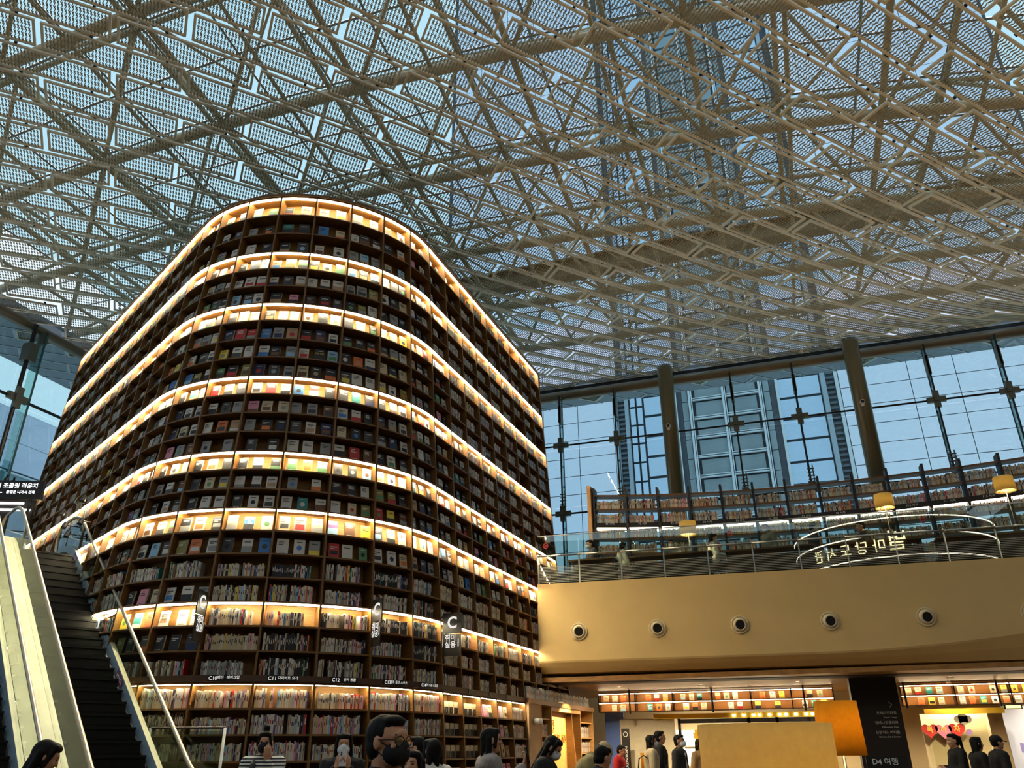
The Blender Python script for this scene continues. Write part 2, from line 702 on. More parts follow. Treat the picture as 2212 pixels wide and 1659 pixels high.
# glass panes in a fine frame
for i in range(-8, 13):
    for j in range(-6, 13):
        x0, y0 = -11.05 + 1.8 * i - .9, 8.5 + 1.5 * j * 1.0
        x0 = -9.25 + 1.8 * i
        y0 = 10.0 + 1.5 * j
        if x0 > 13 or x0 < -23.4 or y0 > 25.5:
            continue
        p = [Vector((x0 + dx * 1.8, y0 + dy * 1.5, ztop(x0 + dx * 1.8, y0 + dy * 1.5) + .25)) for dx, dy in ((0, 0), (1, 0), (1, 1), (0, 1))]
        c = sum(p, Vector()) / 4
        if not in_frame(c, 120):
            continue
        q = [v + (c - v) * .025 for v in p]
        MB().add(q + [v + Vector((0, 0, .012)) for v in q], [(3, 2, 1, 0), (4, 5, 6, 7)]).build('roof_pane', ROOFG, roof)
fr = MB()
for k in range(-8, 14):
    x = -9.25 + 1.8 * k
    if -23.5 < x < 13.6:
        fr.sweep([(x, y, ztop(x, y) + .22) for y in range(-12, 27, 3)], .032, 4)
for k in range(-14, 12):
    y = 10 + 1.5 * k
    if -12 < y < 26.5:
        fr.sweep([(x, y, ztop(x, y) + .22) for x in range(-23, 14, 4)], .032, 4)
tag(fr.build('glazing_bars', mat('glazing_bar', (120, 122, 118), .5), roof), kind='stuff')

# ---- back glass wall
wb = wthing('wall_back', (0, YW, 0), kind='structure')
ZBEAM = 12.93
MB().tube((XL, YW, ZBEAM), (13, YW, ZBEAM), .16, n=16).build('head_beam', BRONZE, wb, smooth=True)
b = MB().box((-3.5, YW + .05, 13.2), (33, .1, .12))
b.build('head_gasket', DARK, wb)
FINS = [-6.55 + 1.95 * k - 1.95 * 6 for k in range(0, 17)]
ROD_Z = (10.95, 8.55, 6.2)
for k, x in enumerate(FINS):
    if not (XL < x < 13):
        continue
    if abs(x + 2.75) < .5 or abs(x - 3.05) < .5:
        continue
    # glass fin with steel edges, hung from the beam
    MB().box((x, YW - .2, 9.0), (.024, .34, 7.6)).build('glass_fin', glass('fin_glass', (205, 228, 224), .12), wb)
    b = MB().box((x, YW - .385, 9.0), (.05, .03, 7.6))
    b.box((x, YW - .02, 9.0), (.04, .03, 7.6))
    b.build('fin_edge', DARK, wb)
    b = MB().box((x, YW - .25, 12.1), (.10, .30, .62))
    b.build('fin_clamp', CASTG, wb)
    for z in ROD_Z:
        b = MB().box((x, YW - .33, z), (.52, .09, .17))
        b.box((x, YW - .36, z), (.17, .12, .52))
        b.box((x, YW - .43, z), (.12, .05, .12))
        b.build('spider_bracket', CASTG, wb)
    b = MB()
    for q in range(5):
        b.tube((x - .06, YW - .42, 8.75 + q * .11), (x + .14, YW - .42, 8.75 + q * .11), .022, n=6)
    b.tube((x + .10, YW - .42, 8.55), (x + .10, YW - .42, 9.3), .02, n=6)
    b.build('tension_rod_end', CASTG, wb)
for z in ROD_Z:
    MB().tube((XL, YW - .3, z), (13, YW - .3, z), .032, n=8).build('wind_rod', mat('dark_rod', (44, 30, 28), .4, metal=.5), wb)
for k in range(len(FINS) - 1):
    x0, x1 = FINS[k], FINS[k + 1]
    if x1 > 13.6 or x0 < XL - 1:
        continue
    for z0, z1 in ((5.05, 6.9), (6.9, 8.85), (8.85, 10.9), (10.9, 12.85)):
        MB().box(((x0 + x1) / 2, YW, (z0 + z1) / 2), (x1 - x0 - .012, .014, z1 - z0 - .012)).build('wall_pane', GLASS, wb)

# ---- left glass wall
wl = wthing('wall_left', (XL, 10, 0), kind='structure')
MB().tube((XL, -6, ZBEAM), (XL, YW, ZBEAM), .16, n=16).build('head_beam', BRONZE, wl, smooth=True)
LF = [14.75 + 2.6 * k for k in (-4, -3, -2, -1, 0, 1, 2, 3)]
for y in LF:
    MB().box((XL + .2, y + .35, 9.0), (.34, .024, 7.6)).build('glass_fin', MATS['fin_glass'], wl)
    b = MB().box((XL + .38, y + .35, 9.0), (.03, .05, 7.6))
    b.build('fin_edge', mat('green_glass_edge', (60, 92, 88), .3), wl)
    MB().tube((XL + .28, y, 5.1), (XL + .28, y, 12.9), .06, n=8).build('wall_mast', DARK, wl)
    MB().box((XL + .25, y + .05, 12.0), (.3, .3, .55)).build('fin_clamp', CASTG, wl)
    MB().box((XL + .25, y + .36, 12.62), (.25, .12, .4)).build('fin_shoe', CASTG, wl)
    for z in (10.55, 7.35):
        b = MB().box((XL + .33, y, z), (.10, .62, .2))
        b.box((XL + .36, y, z), (.12, .2, .62))
        b.build('spider_bracket', CASTG, wl)
    for dy in (.28, .5):
        b = MB().tube((XL + .42, y + dy, 7.1), (XL + .42, y + dy, 8.35), .03, n=6)
        for q in range(4):
            b.tube((XL + .42, y + dy, 7.2 + q * .33), (XL + .42, y + dy, 7.27 + q * .33), .065, n=8)
        b.build('tension_rod_end', DARK, wl)
for z in (10.55, 7.35):
    MB().tube((XL + .28, -6, z), (XL + .28, YW, z), .045, n=8).build('wind_rod', MATS['dark_rod'], wl)
for k in range(len(LF) - 1):
    for z0, z1 in ((5.05, 7.3), (7.3, 10.5), (10.5, 12.8)):
        MB().box((XL, (LF[k] + LF[k + 1]) / 2, (z0 + z1) / 2), (.014, 2.588, z1 - z0 - .012)).build('wall_pane', GLASS, wl)

# ---- steel columns at the back wall
for x, lab in ((-2.75, 'slim round olive steel column nearer the book tower at glass wall'),
               (3.05, 'slim round olive steel column beside plain sky panes at glass wall')):
    c = wthing('column', (x, YW - .75, ZF), lab, 'column', 'steel columns at the back wall', 'structure')
    MB().lathe([(.0, ZF), (.25, ZF), (.25, 12.9), (.26, 13.0), (.26, 13.12), (0, 13.12)], (x, YW - .75, 0), 28).build('shaft', mat('olive_column', (118, 108, 84), .3, metal=.35), c, smooth=True)
    zc_ = 10.9
    b = MB().tube((x - .02, YW - 1.0, zc_), (x - .02, YW - 1.12, zc_ - .02), .07, n=14)
    b.tube((x - .02, YW - 1.12, zc_ - .02), (x - .02, YW - 1.135, zc_ - .02), .052, n=14, mi=1)
    b.tube((x - .02, YW - 1.0, zc_ - .1), (x - .02, YW - 1.05, zc_ - .1), .045, n=10)
    b.build('security_camera', [WHITE, BLACK], c)

# ---- upper floor slab with its plastered front
PLAS = mat('beige_plaster', (226, 192, 128), .75, noise=(1.5, .04), bump=(60, .15))


def fy(x):
    """plan line of the balcony front"""
    return 18.62 + .068 * (x + .4)


bal = wthing('balcony', (0, 19, 3), kind='structure')
xs = [-5.55 + .5 * k for k in range(0, 30)]
b = MB()
prof = []
for x in xs:
    lip = 3.27 + max(0, x - .5) ** 2 * .0145
    y = fy(x)
    prof.append([(x, y + .35, 5.02), (x, y, 5.05), (x, y, lip + .04), (x, y + .015, lip), (x, y + .10, (lip + 3.08) / 2), (x, y + .22, 3.06), (x, y + .5, 3.04)])
for k in range(len(xs) - 1):
    for q in range(6):
        b.add([prof[k][q], prof[k + 1][q], prof[k + 1][q + 1], prof[k][q + 1]], [(0, 1, 2, 3)])
b.build('plaster_front', PLAS, bal, smooth=True)
b = MB()
for k in range(len(xs) - 1):
    x0, x1 = xs[k], xs[k + 1]
    b.hexa([(x0, fy(x0) + .3, 4.75), (x1, fy(x1) + .3, 4.75), (x1, YW + .2, 4.75), (x0, YW + .2, 4.75),
            (x0, fy(x0) + .3, 5.04), (x1, fy(x1) + .3, 5.04), (x1, YW + .2, 5.04), (x0, YW + .2, 5.04)])
b.build('slab', mat('upper_floor', (96, 78, 60), .5), bal)
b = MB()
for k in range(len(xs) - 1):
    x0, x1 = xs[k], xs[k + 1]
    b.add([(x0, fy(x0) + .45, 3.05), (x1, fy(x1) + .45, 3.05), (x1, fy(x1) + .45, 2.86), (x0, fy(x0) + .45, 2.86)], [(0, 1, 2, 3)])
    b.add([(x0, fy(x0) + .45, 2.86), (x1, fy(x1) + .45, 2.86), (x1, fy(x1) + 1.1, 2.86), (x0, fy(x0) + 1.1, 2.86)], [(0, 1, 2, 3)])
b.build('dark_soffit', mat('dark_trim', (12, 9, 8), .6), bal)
# round jet nozzles in the plaster front
for k, x in enumerate((-4.59, -2.81, -1.02, .84, 2.73, 4.68)):
    y = fy(x)
    nz = wthing('air_nozzle', (x, y, 3.93), '%s round white jet air nozzle from the book tower in beige balcony front' % ORD[k + 1], 'air nozzle', 'air nozzles in the balcony front')
    ax = (.068, -1, 0)
    MB().lathe([(.10, 0), (.185, 0), (.195, .01), (.195, .022), (.18, .03), (.165, .02), (.15, .012)], (x, y, 3.93), 28, axis=ax).build('flange', mat('cream_metal', (226, 206, 166), .35), nz, smooth=True)
    MB().lathe([(.15, -.06), (.15, .03), (.14, .06), (.118, .085), (.10, .085), (.09, .03)], (x, y, 3.93), 28, axis=(.068 + .12, -1, -.12)).build('eyeball', MATS['cream_metal'], nz, smooth=True)
    MB().lathe([(0.001, .07), (.098, .07)], (x, y, 3.93), 28, axis=(.068 + .12, -1, -.12)).build('dark_throat', BLACK, nz)
# ================================================================== the tall curved book tower
TC = Vector((-9.15, 13.35))
A_L, A_R = radians(-118.8), radians(-2.86)      # outward directions of its two straight sides
NL, NA, NR = 11, 8, 9                           # bays on the left side, round the nose, on the right side
BL, BR = .766, .785
NLOW = 0                                        # further low bays under the balcony


def R_at(z):
    return 3.07 - .072 * (z - 7.467)            # the whole front leans back


def plan(t, z, d=0.0):
    """point on the tower face: t in bays from the far left end, z height, d metres in front of the face; also tangent and normal"""
    r = R_at(z) + d
    if t < NL:
        n = Vector((cos(A_L), sin(A_L)))
        tg = Vector((-n.y, n.x))
        p = TC + n * r - tg * ((NL - t) * BL)
    elif t > NL + NA:
        n = Vector((cos(A_R), sin(A_R)))
        tg = Vector((-n.y, n.x))
        p = TC + n * r + tg * ((t - NL - NA) * BR)
    else:
        a = A_L + (t - NL) / NA * (A_R - A_L)
        n = Vector((cos(a), sin(a)))
        tg = Vector((-n.y, n.x))
        p = TC + n * r
    return Vector((p.x, p.y, z)), Vector((tg.x, tg.y, 0)), Vector((n.x, n.y, 0))


LEDZ = [11.60, 10.22, 9.03, 7.48, 6.04, 5.04, 3.55]
NROW = [3, 3, 4, 4, 3, 4, 3]
ROWS = []                    # (top z, bottom z, strip number, shelf number below that strip)
for k, z in enumerate(LEDZ):
    z2 = LEDZ[k + 1] if k + 1 < 7 else 2.47
    for q in range(NROW[k]):
        h = (z - z2) / NROW[k]
        ROWS.append((z - q * h, z - (q + 1) * h, k + 1, q + 1))
for q in range(6):
    ROWS.append((2.38 - .345 * q, 2.38 - .345 * (q + 1), 8, q + 1))
NB = NL + NA + NR
GLOW = 24                    # the low shelves end here; another bookcase runs on under the balcony
DEP = .29

tower = wthing('book_tower', (TC.x, TC.y, 0), 'towering curved oak bookcase with glowing light strips and rows of books', 'bookcase')


def bay_segs(g):
    return 3 if NL <= g < NL + NA else 1


def slab(b, t0, t1, z0, z1, d0, d1, seg=1, mi=0):
    """a piece of shelf following the face between bays t0 and t1"""
    for s in range(seg):
        a, c = t0 + (t1 - t0) * s / seg, t0 + (t1 - t0) * (s + 1) / seg
        b.hexa([plan(a, z0, d0)[0], plan(c, z0, d0)[0], plan(c, z0, d1)[0], plan(a, z0, d1)[0],
                plan(a, z1, d0)[0], plan(c, z1, d0)[0], plan(c, z1, d1)[0], plan(a, z1, d1)[0]], mi)
    return b


# how far each bay reaches down: the right-hand end stands over the balcony
def bay_bottom(g):
    return 0.0


# uprights
for t in range(NB + NLOW + 1):
    b = MB()
    top = 11.64 if t <= NB else 2.47
    if t > NB:
        zz = [(0.02, 2.46)]
    else:
        zz = [(0.02, 2.40), (2.40, 5.0), (5.0, 8.0), (8.0, top)] if t <= GLOW else [(2.47, 5.0), (5.0, 8.0), (8.0, top)]
    for z0, z1 in zz:
        pts = []
        for z in (z0, z1):
            p, tg, n = plan(t, z, 0.012)
            q, _, _ = plan(t, z, -DEP)
            w = tg * .016
            pts += [p - w, p + w, q + w, q - w]
        b.hexa(pts)
    b.build('upright', WOOD, tower)

# backs
b = MB()
for g in range(NB + NLOW):
    zs = [2.47, 5.04, 8.0, 11.62] if g >= GLOW else [0.02, 2.47, 5.04, 8.0, 11.62]
    for k in range(len(zs) - 1):
        for s in range(bay_segs(g)):
            a, c = g + s / bay_segs(g), g + (s + 1) / bay_segs(g)
            b.add([plan(a, zs[k], -DEP)[0], plan(c, zs[k], -DEP)[0], plan(c, zs[k + 1], -DEP)[0], plan(a, zs[k + 1], -DEP)[0]], [(0, 1, 2, 3)])
b.build('back_panel', WOOD_IN, tower)

# shelf boards
boards = []
for g in range(NB + NLOW):
    for i, (zt, zb, st, sh) in enumerate(ROWS):
        if g >= GLOW and st == 8:
            continue
        for z in ([zt, zb] if i in (0, 24) else [zb]):
            if abs(z - 2.47) < .01:
                continue
            c = plan(g + .5, z)[0]
            q = project(c)
            vis = q is not None and -20 < q[0] < 2230 and -20 < q[1] < 1680
            boards.append((0 if vis else 1, q[2] if q else 99, g, z))
boards.sort()
rest = MB()
for k, (vis, d, g, z) in enumerate(boards):
    b = MB() if k < 300 else rest
    slab(b, g + .015, g + .985, z - .026, z, 0.0, -DEP + .002, bay_segs(g))
    if k < 300:
        b.build('shelf_board', WOOD, tower)
tag(rest.build('far_shelf_boards', WOOD, tower), kind='stuff')

# sign rail over the low shelves, top cap, end cheeks
b = MB()
for g in range(NL - 4, NB):
    slab(b, g, g + 1, 2.385, 2.475, .035, -DEP, bay_segs(g))
b.build('sign_rail', mat('rail_wood', (74, 46, 26), .5, noise=(6, .15)), tower)
b = MB()
for g in range(NB):
    slab(b, g, g + 1, 11.61, 11.67, .02, -.9, bay_segs(g))
b.build('top_cap', WOOD, tower)
for t in (0, NB):
    b = MB()
    pts = []
    for z in (0, 11.66):
        p, tg, n = plan(t, z, .015)
        pts += [p - tg * .03, p + tg * .03, p + tg * .03 - n * .9, p - tg * .03 - n * .9]
    b.hexa(pts)
    b.build('end_cheek', WOOD, tower)
# rear of the tower
b = MB()
pa = [plan(0, 0, -.9)[0], plan(NB, 0, -.9)[0]]
b.hexa([pa[0], pa[1], pa[1] + Vector((.1, .1, 0)), pa[0] + Vector((.1, .1, 0))] + [v + Vector((0, 0, 11.6)) for v in (pa[0], pa[1], pa[1] + Vector((.1, .1, 0)), pa[0] + Vector((.1, .1, 0)))])
b.build('rear_panel', WOOD_D, tower)

# light strips, one length to each bay
for k, z in enumerate(LEDZ + [2.385]):
    for g in range(NB if k < 7 else GLOW):
        if k == 6 and g > 26:
            continue
        hh = .021 if k < 7 else .010
        b = slab(MB(), g + .018, g + .982, z - .03 - hh, z - .028, -.001 if k < 7 else -.005, -.045 if k < 7 else -.03, bay_segs(g))
        b.m = [1 if q % 6 == 2 else 0 for q in range(len(b.f))]
        b.build('light_strip', [LED, LED_F], tower)

# little black clip spotlights on the left side
SPOT = []
for t, z in ((8.15, 5.98), (7.35, 6.05), (6.3, 6.0), (7.0, 5.62), (7.6, 5.35), (8.6, 5.45)):
    p, tg, n = plan(t, z, .03)
    b = MB().tube(p, p + n * .16, .012, n=6)
    b.tube(p + n * .16 + Vector((0, 0, .05)), p + n * .2 - Vector((0, 0, .07)) + tg * .03, .04, .05, n=12)
    b.build('clip_spotlight', BLACK, tower)

# ---- books
RNG = random.Random(7)
PAL = {
    'white': (216, 210, 198), 'cream': (206, 188, 152), 'grey': (150, 150, 146), 'black': (26, 25, 27), 'charcoal': (62, 60, 62),
    'brown': (110, 72, 44), 'blue': (62, 128, 196), 'pale blue': (150, 192, 220), 'navy': (34, 44, 84), 'green': (92, 140, 92),
    'teal': (40, 132, 128), 'olive': (140, 132, 62), 'yellow': (236, 206, 70), 'orange': (224, 116, 52), 'red': (190, 44, 44),
    'pink': (226, 150, 172), 'purple': (116, 86, 140), 'tan': (186, 150, 110)}
LINP = {k: lin(v) for k, v in PAL.items()}
FACE_W = ['white'] * 70 + ['cream'] * 18 + ['grey'] * 24 + ['black'] * 44 + ['charcoal'] * 22 + ['brown'] * 5 + ['blue'] * 3 + ['pale blue'] * 5 + ['navy'] * 3 + ['green'] * 3 + ['teal'] * 3 + ['olive'] * 4 + ['yellow'] * 4 + ['orange'] * 4 + ['red'] * 4 + ['pink'] * 3 + ['purple'] * 1 + ['tan'] * 5
SPINE_W = ['white'] * 50 + ['cream'] * 34 + ['grey'] * 20 + ['black'] * 18 + ['charcoal'] * 12 + ['brown'] * 4 + ['blue'] * 2 + ['pale blue'] * 4 + ['navy'] * 3 + ['green'] * 3 + ['teal'] * 2 + ['olive'] * 2 + ['yellow'] * 3 + ['orange'] * 3 + ['red'] * 4 + ['pink'] * 6 + ['purple'] * 3 + ['tan'] * 6
PAGE = lin((226, 216, 190))
NUMW = ['zero', 'one', 'two', 'three', 'four', 'five', 'six', 'seven', 'eight', 'nine', 'ten', 'eleven', 'twelve', 'thirteen']


def bay_name(g):
    if 14 <= g <= 18:
        return 'C%d bay' % (g - 4)
    if g < 14:
        k = 14 - g
        return 'bay left of C10' if k == 1 else '%s bays left of C10' % NUMW[k]
    k = g - 18
    return 'bay right of C14' if k == 1 else '%s bays right of C14' % NUMW[k]


def row_name(i):
    st, sh = ROWS[i][2], ROWS[i][3]
    return '%s shelf under %s light strip' % (ORD[sh], ORD[st])


def mix(a, b, k):
    return tuple(x * (1 - k) + y * k for x, y in zip(a, b))


def face_book(b, p, tg, n, w, h, th, lean, col, rng, half=None):
    """an upright book with its cover to the viewer: p is the middle of its bottom front edge"""
    up = (Vector((0, 0, 1)) * cos(lean) - n * sin(lean))
    back = (-n * cos(lean) - Vector((0, 0, 1)) * sin(lean)) * th
    back.z = 0 if lean == 0 else back.z
    p = p + Vector((0, 0, sin(lean) * th + .001))
    o = p - tg * w / 2
    c = LINP[col]
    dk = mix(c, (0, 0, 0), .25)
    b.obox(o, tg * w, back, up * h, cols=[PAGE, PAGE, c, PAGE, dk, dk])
    f = -back.normalized() * .0015

    def patch(x0, x1, y0, y1, cc):
        q = [o + f + tg * (w * x) + up * (h * y) for x, y in ((x0, y0), (x1, y0), (x1, y1), (x0, y1))]
        b.add(q, [(0, 1, 2, 3)], col=cc)
    if half:
        patch(0, 1, 0, .55, LINP[half])
        patch(.36, .64, .12, .45, LINP['white'])
        return
    lum = sum(c) / 3
    ink = LINP['white'] if lum < .25 else LINP['charcoal']
    r = rng.random()
    acc = LINP[rng.choice(['red', 'blue', 'black', 'black', 'tan', 'grey', 'grey', 'navy', 'charcoal', 'green', 'yellow', 'orange', 'brown', 'pale blue', 'charcoal', 'white', 'black'])]
    if r < .3:
        patch(.12, .88, .14 + rng.random() * .1, .5, acc)
        patch(.15, .8, .72, .78, ink)
        patch(.15, .55, .62, .66, ink)
    elif r < .55:
        patch(.0, 1, 0, .3 + rng.random() * .25, acc)
        patch(.2, .8, .74, .8, ink)
    elif r < .75:
        cx_, cy_, rr = .5, .45, .24
        pts = [o + f + tg * (w * (cx_ + rr * cos(a))) + up * (h * cy_ + w * rr * sin(a)) for a in [k * pi / 5 for k in range(10)]]
        b.add(pts, [tuple(range(10))], col=acc)
        patch(.25, .75, .8, .85, ink)
    else:
        for k in range(3):
            y = .8 - k * .1
            patch(.16, .5 + rng.random() * .34, y, y + .05, ink)
        patch(.2, .8, .08, .11, ink)


def spine_book(b, p, tg, n, th, h, dp, col, rng, lean=0.0):
    """a book standing spine out: p is the left end of its bottom front edge"""
    up = Vector((0, 0, 1)) * cos(lean) + tg * sin(lean)
    rt = tg * cos(lean) - Vector((0, 0, 1)) * sin(lean)
    o = p + Vector((0, 0, max(0, sin(lean) * th)))
    c = LINP[col]
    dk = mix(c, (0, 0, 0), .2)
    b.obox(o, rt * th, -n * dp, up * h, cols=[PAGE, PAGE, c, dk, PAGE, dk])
    if th > .014:
        f = n * .001
        ink = LINP['white'] if sum(c) / 3 < .22 else LINP[rng.choice(['charcoal', 'red', 'navy', 'black', 'brown'])]
        y0 = .35 + rng.random() * .2
        y1 = min(.9, y0 + .12 + rng.random() * .3)
        q = [o + f + rt * (th * x) + up * (h * y) for x, y in ((.28, y0), (.72, y0), (.72, y1), (.28, y1))]
        b.add(q, [(0, 1, 2, 3)], col=ink)


def display_row(g, i):
    """does this cubby show covers instead of spines?"""
    if i >= 24:
        return False
    if NL <= g < NL + NA:
        if i <= 18:
            return True
        return g <= 13 and i in (20, 21, 22) and g >= 12
    if g < NL:
        return g >= NL - 3 and 4 <= i <= 18
    k = g - NL - NA
    if i <= 2:
        return k < 2
    if i <= 9:
        return k < 1
    if i <= 12:
        return k < 2
    return i <= 18


FORCE = {(14, 17): ('cream', 'blue', 'white'), (13, 17): ('black', 'white', 'black'), (15, 17): ('cream', 'grey', 'cream'), (16, 17): ('purple', 'brown', 'yellow'),
         (13, 18): ('olive', 'orange', 'white'), (14, 18): ('charcoal', 'white', 'blue'), (15, 18): ('white', 'white', 'grey'), (16, 18): ('red', 'white', 'green'),
         (12, 17): ('white', 'grey', 'green'), (12, 18): ('white', 'pale blue', 'charcoal'), (12, 21): ('yellow', 'teal', 'orange'), (13, 21): ('white', 'white', 'white'),
         (12, 22): ('olive', 'black', 'charcoal'), (13, 22): ('black', 'black', 'charcoal'), (13, 20): ('white', 'white', 'grey'), (15, 6): ('white', 'charcoal', 'white'), (14, 7): ('blue', 'grey', 'tan'), (15, 8): ('white', 'black', 'pale blue')}
face_list, spine_list = [], []
for g in range(NB + NLOW):
    for i, (zt, zb, st, sh) in enumerate(ROWS):
        if g >= GLOW and st == 8:
            continue
        if i > 28:
            continue
        wid = BL if g < NL else (BR if g >= NL + NA else (R_at(zb)) * (A_R - A_L) / NA)
        hc = zt - zb - .05
        rng = random.Random(g * 131 + i)
        if i >= 24 and g in (NL + NA, NL + NA + 1):
            # black and cream gift boxes shown upright
            for k in range(4):
                tt = g + .14 + .24 * k
                face_list.append((g, i, k, 4, tt, zb, .15, .2, .05, 'cream', 'black', rng.random()))
            continue
        if i >= 24 and g in (NL + NA + 2, NL + NA + 3):
            for k in range(3):
                tt = g + .2 + .3 * k
                face_list.append((g, i, k, 3, tt, zb, .17, .2 + .03 * rng.random(), .02, rng.choice(['white', 'pink', 'cream', 'tan']), None, rng.random()))
            continue
        if display_row(g, i):
            n = 2 if (i <= 2 and g != 16) else 3
            fc = FORCE.get((g, i))
            if fc:
                n = 3
            elif rng.random() < .06:
                n -= 1
            for k in range(n):
                tt = g + (k + .5) / n + (rng.random() - .5) * .06
                h = min(hc * .78, .225 + .065 * rng.random())
                face_list.append((g, i, k, n, tt, zb, h * (.66 + .1 * rng.random()), h, .012 + .02 * rng.random(), fc[k] if fc else rng.choice(FACE_W), None, rng.random()))
        else:
            if rng.random() < .03 and i < 24:
                continue
            x, k = .05 * rng.random() + .03, 0
            fill = wid * (.72 + .26 * rng.random()) if i < 24 else wid - .04
            base = rng.choice(['white', 'cream', 'grey', 'black']) if rng.random() < .35 else None
            hs = min(hc - .02, .20 + .06 * rng.random())
            while x < fill - .03:
                th = .011 + .022 * rng.random()
                h = min(hc - .01, hs * (.86 + .2 * rng.random()))
                if i >= 24:
                    c = rng.choice(['white'] * 6 + ['cream'] * 5 + ['pink', 'grey', 'red', 'purple', 'pale blue', 'tan', 'black'])
                else:
                    c = base if base and rng.random() < .6 else rng.choice(SPINE_W)
                if i >= 25 and g == 13:
                    c = rng.choice(['black', 'brown', 'grey', 'charcoal', 'cream'])
                spine_list.append((g, i, k, g + x / wid, zb, th, h, .13 + .05 * rng.random(), c, rng.random()))
                x += th + .0015
                k += 1
                if rng.random() < .02:
                    x += .06


def shown(z, t):
    q = project(plan(t, z)[0])
    if q is None or not (5 < q[0] < 2205 and 5 < q[1] < 1650):
        return 1e9
    # the escalators hide the lower left
    if q[1] > 1180 and q[0] < 150 + (q[1] - 1100) * .46 + 12:
        return 1e9
    if q[1] > 1560:
        return q[2] + 6
    n = plan(t, z)[2]
    v = (Vector((0, 0, CAMH)) - plan(t, z)[0])
    f = max(.02, n.dot(v.normalized()))
    return q[2] / sqrt(f)


order = sorted(range(len(face_list)), key=lambda k: shown(face_list[k][5], face_list[k][4]))
pick = set(order[:300])
rest = MB()
POSF = {2: ['left', 'right'], 3: ['left', 'middle', 'right'], 1: ['only'], 4: ['first', 'second', 'third', 'fourth']}
hero = {}
for k, (g, i, q, n, tt, zb, w, h, th, col, half, sd) in enumerate(face_list):
    p, tg, nn = plan(tt, zb + .001, -.07 - (.02 if half else 0))
    rng = random.Random(int(sd * 1e9))
    if k in pick:
        b = MB()
        face_book(b, Vector((0, 0, 0)), tg, nn, w, h, th, 0.0 if half else .16, col, rng, half)
        o = b.build('gift_box' if half else 'upright_book', BOOKS)
        o.location = p
        pos = POSF[n][q] if n in POSF else 'only'
        if half:
            tag(o, '%s black and cream box, %s, %s' % (pos, bay_name(g), row_name(i)), 'box', 'gift boxes on the low shelves')
        else:
            tag(o, '%s upright book, %s, %s, %s' % (col, pos, bay_name(g), row_name(i)), 'book', 'books shown cover out on the tower')
        hero[(g, i, q)] = (o, tg, nn, w, h)
    else:
        face_book(rest, p, tg, nn, w, h, th, 0.0 if half else .16, col, rng, half)
tag(rest.build('far_upright_books', BOOKS), 'small far upright books shown cover out along the tower sides', 'books', None, 'stuff')

order = sorted(range(len(spine_list)), key=lambda k: shown(spine_list[k][4], spine_list[k][3]) + (0 if spine_list[k][1] < 27 else 3))
pick = set(order[:300])
rest = MB()
for k, (g, i, q, tt, zb, th, h, dp, col, sd) in enumerate(spine_list):
    p, tg, nn = plan(tt, zb + .001, -.05)
    rng = random.Random(int(sd * 1e9))
    ln = 0.0
    if k in pick:
        b = MB()
        spine_book(b, Vector((0, 0, 0)), tg, nn, th, h, dp, col, rng, ln)
        o = b.build('shelved_book', BOOKS)
        o.location = p
        tag(o, '%s book spine, %s from left, %s, %s' % (col, ORD[q + 1] if q + 1 < len(ORD) else 'last', bay_name(g), row_name(i)), 'book', 'books shelved spine out on the tower')
    else:
        spine_book(rest, p, tg, nn, th, h, dp, col, rng, ln)
tag(rest.build('far_shelved_books', BOOKS), 'remaining shelved books standing spine out all over the tower', 'books', None, 'stuff')

# printed titles on a few covers
def cover_title(key, lines, ink, size):
    if key not in hero:
        return
    o, tg, nn, w, h = hero[key]
    le = .16
    up = Vector((0, 0, 1)) * cos(le) - nn * sin(le)
    f = nn * cos(le) + Vector((0, 0, 1)) * sin(le)
    for q, (s, y) in enumerate(lines):
        letters(s, size, up * (h * y) + f * .004 + Vector((0, 0, .004)), tg, up, ink, o, .0012)


cover_title((14, 17, 1), (('ZERO', .82), ('to', .66), ('ONE', .5)), mat('title_blue', (214, 232, 246), .5), .055)
cover_title((14, 7, 0), (('ZERO', .82), ('to', .66), ('ONE', .5)), MATS['title_blue'], .055)
cover_title((12, 22, 1), (('PATH', .6),), mat('title_yellow', (236, 200, 60), .5), .06)
cover_title((15, 8, 1), (('PATH', .6),), MATS['title_yellow'], .06)
cover_title((13, 21, 0), (('전라', .8), ('도 여', .62), ('사전', .44)), INK_B, .05)

# ---- category plates on the sign rail
plates = [(14.5, 'C10', '패션 · 메이크업'), (15.45, 'C11', '다이어트 요가'), (16.5, 'C12', '반려 동물'), (17.5, 'C13', '골프 등산 스포츠'), (18.4, 'C14', '골프 등산 스포츠')]
for t, a, c in plates:
    p, tg, n = plan(t, 2.43, .045)
    s = wthing('category_plate', p, 'black category plate reading %s on the wooden sign rail' % a, 'sign', 'category plates on the sign rail')
    MB().obox(p - tg * .21 - Vector((0, 0, .042)) - n * .008, tg * .42, n * .008, Vector((0, 0, .084))).build('plate', BLACK, s)
    letters(a, .072, p - tg * .135 + n * .002, tg, (0, 0, 1), INK_GLOW, s, .002)
    letters(c, .05, p + tg * .085 + Vector((0, 0, .008)) + n * .002, tg, (0, 0, 1), INK_GLOW, s, .002)
for t in (20.4, 21.6, 22.7):
    p, tg, n = plan(t, 2.43, .045)
    MB().obox(p - tg * .12 - Vector((0, 0, .035)) - n * .008, tg * .24, n * .008, Vector((0, 0, .07))).build('rail_plate', BLACK, tower)

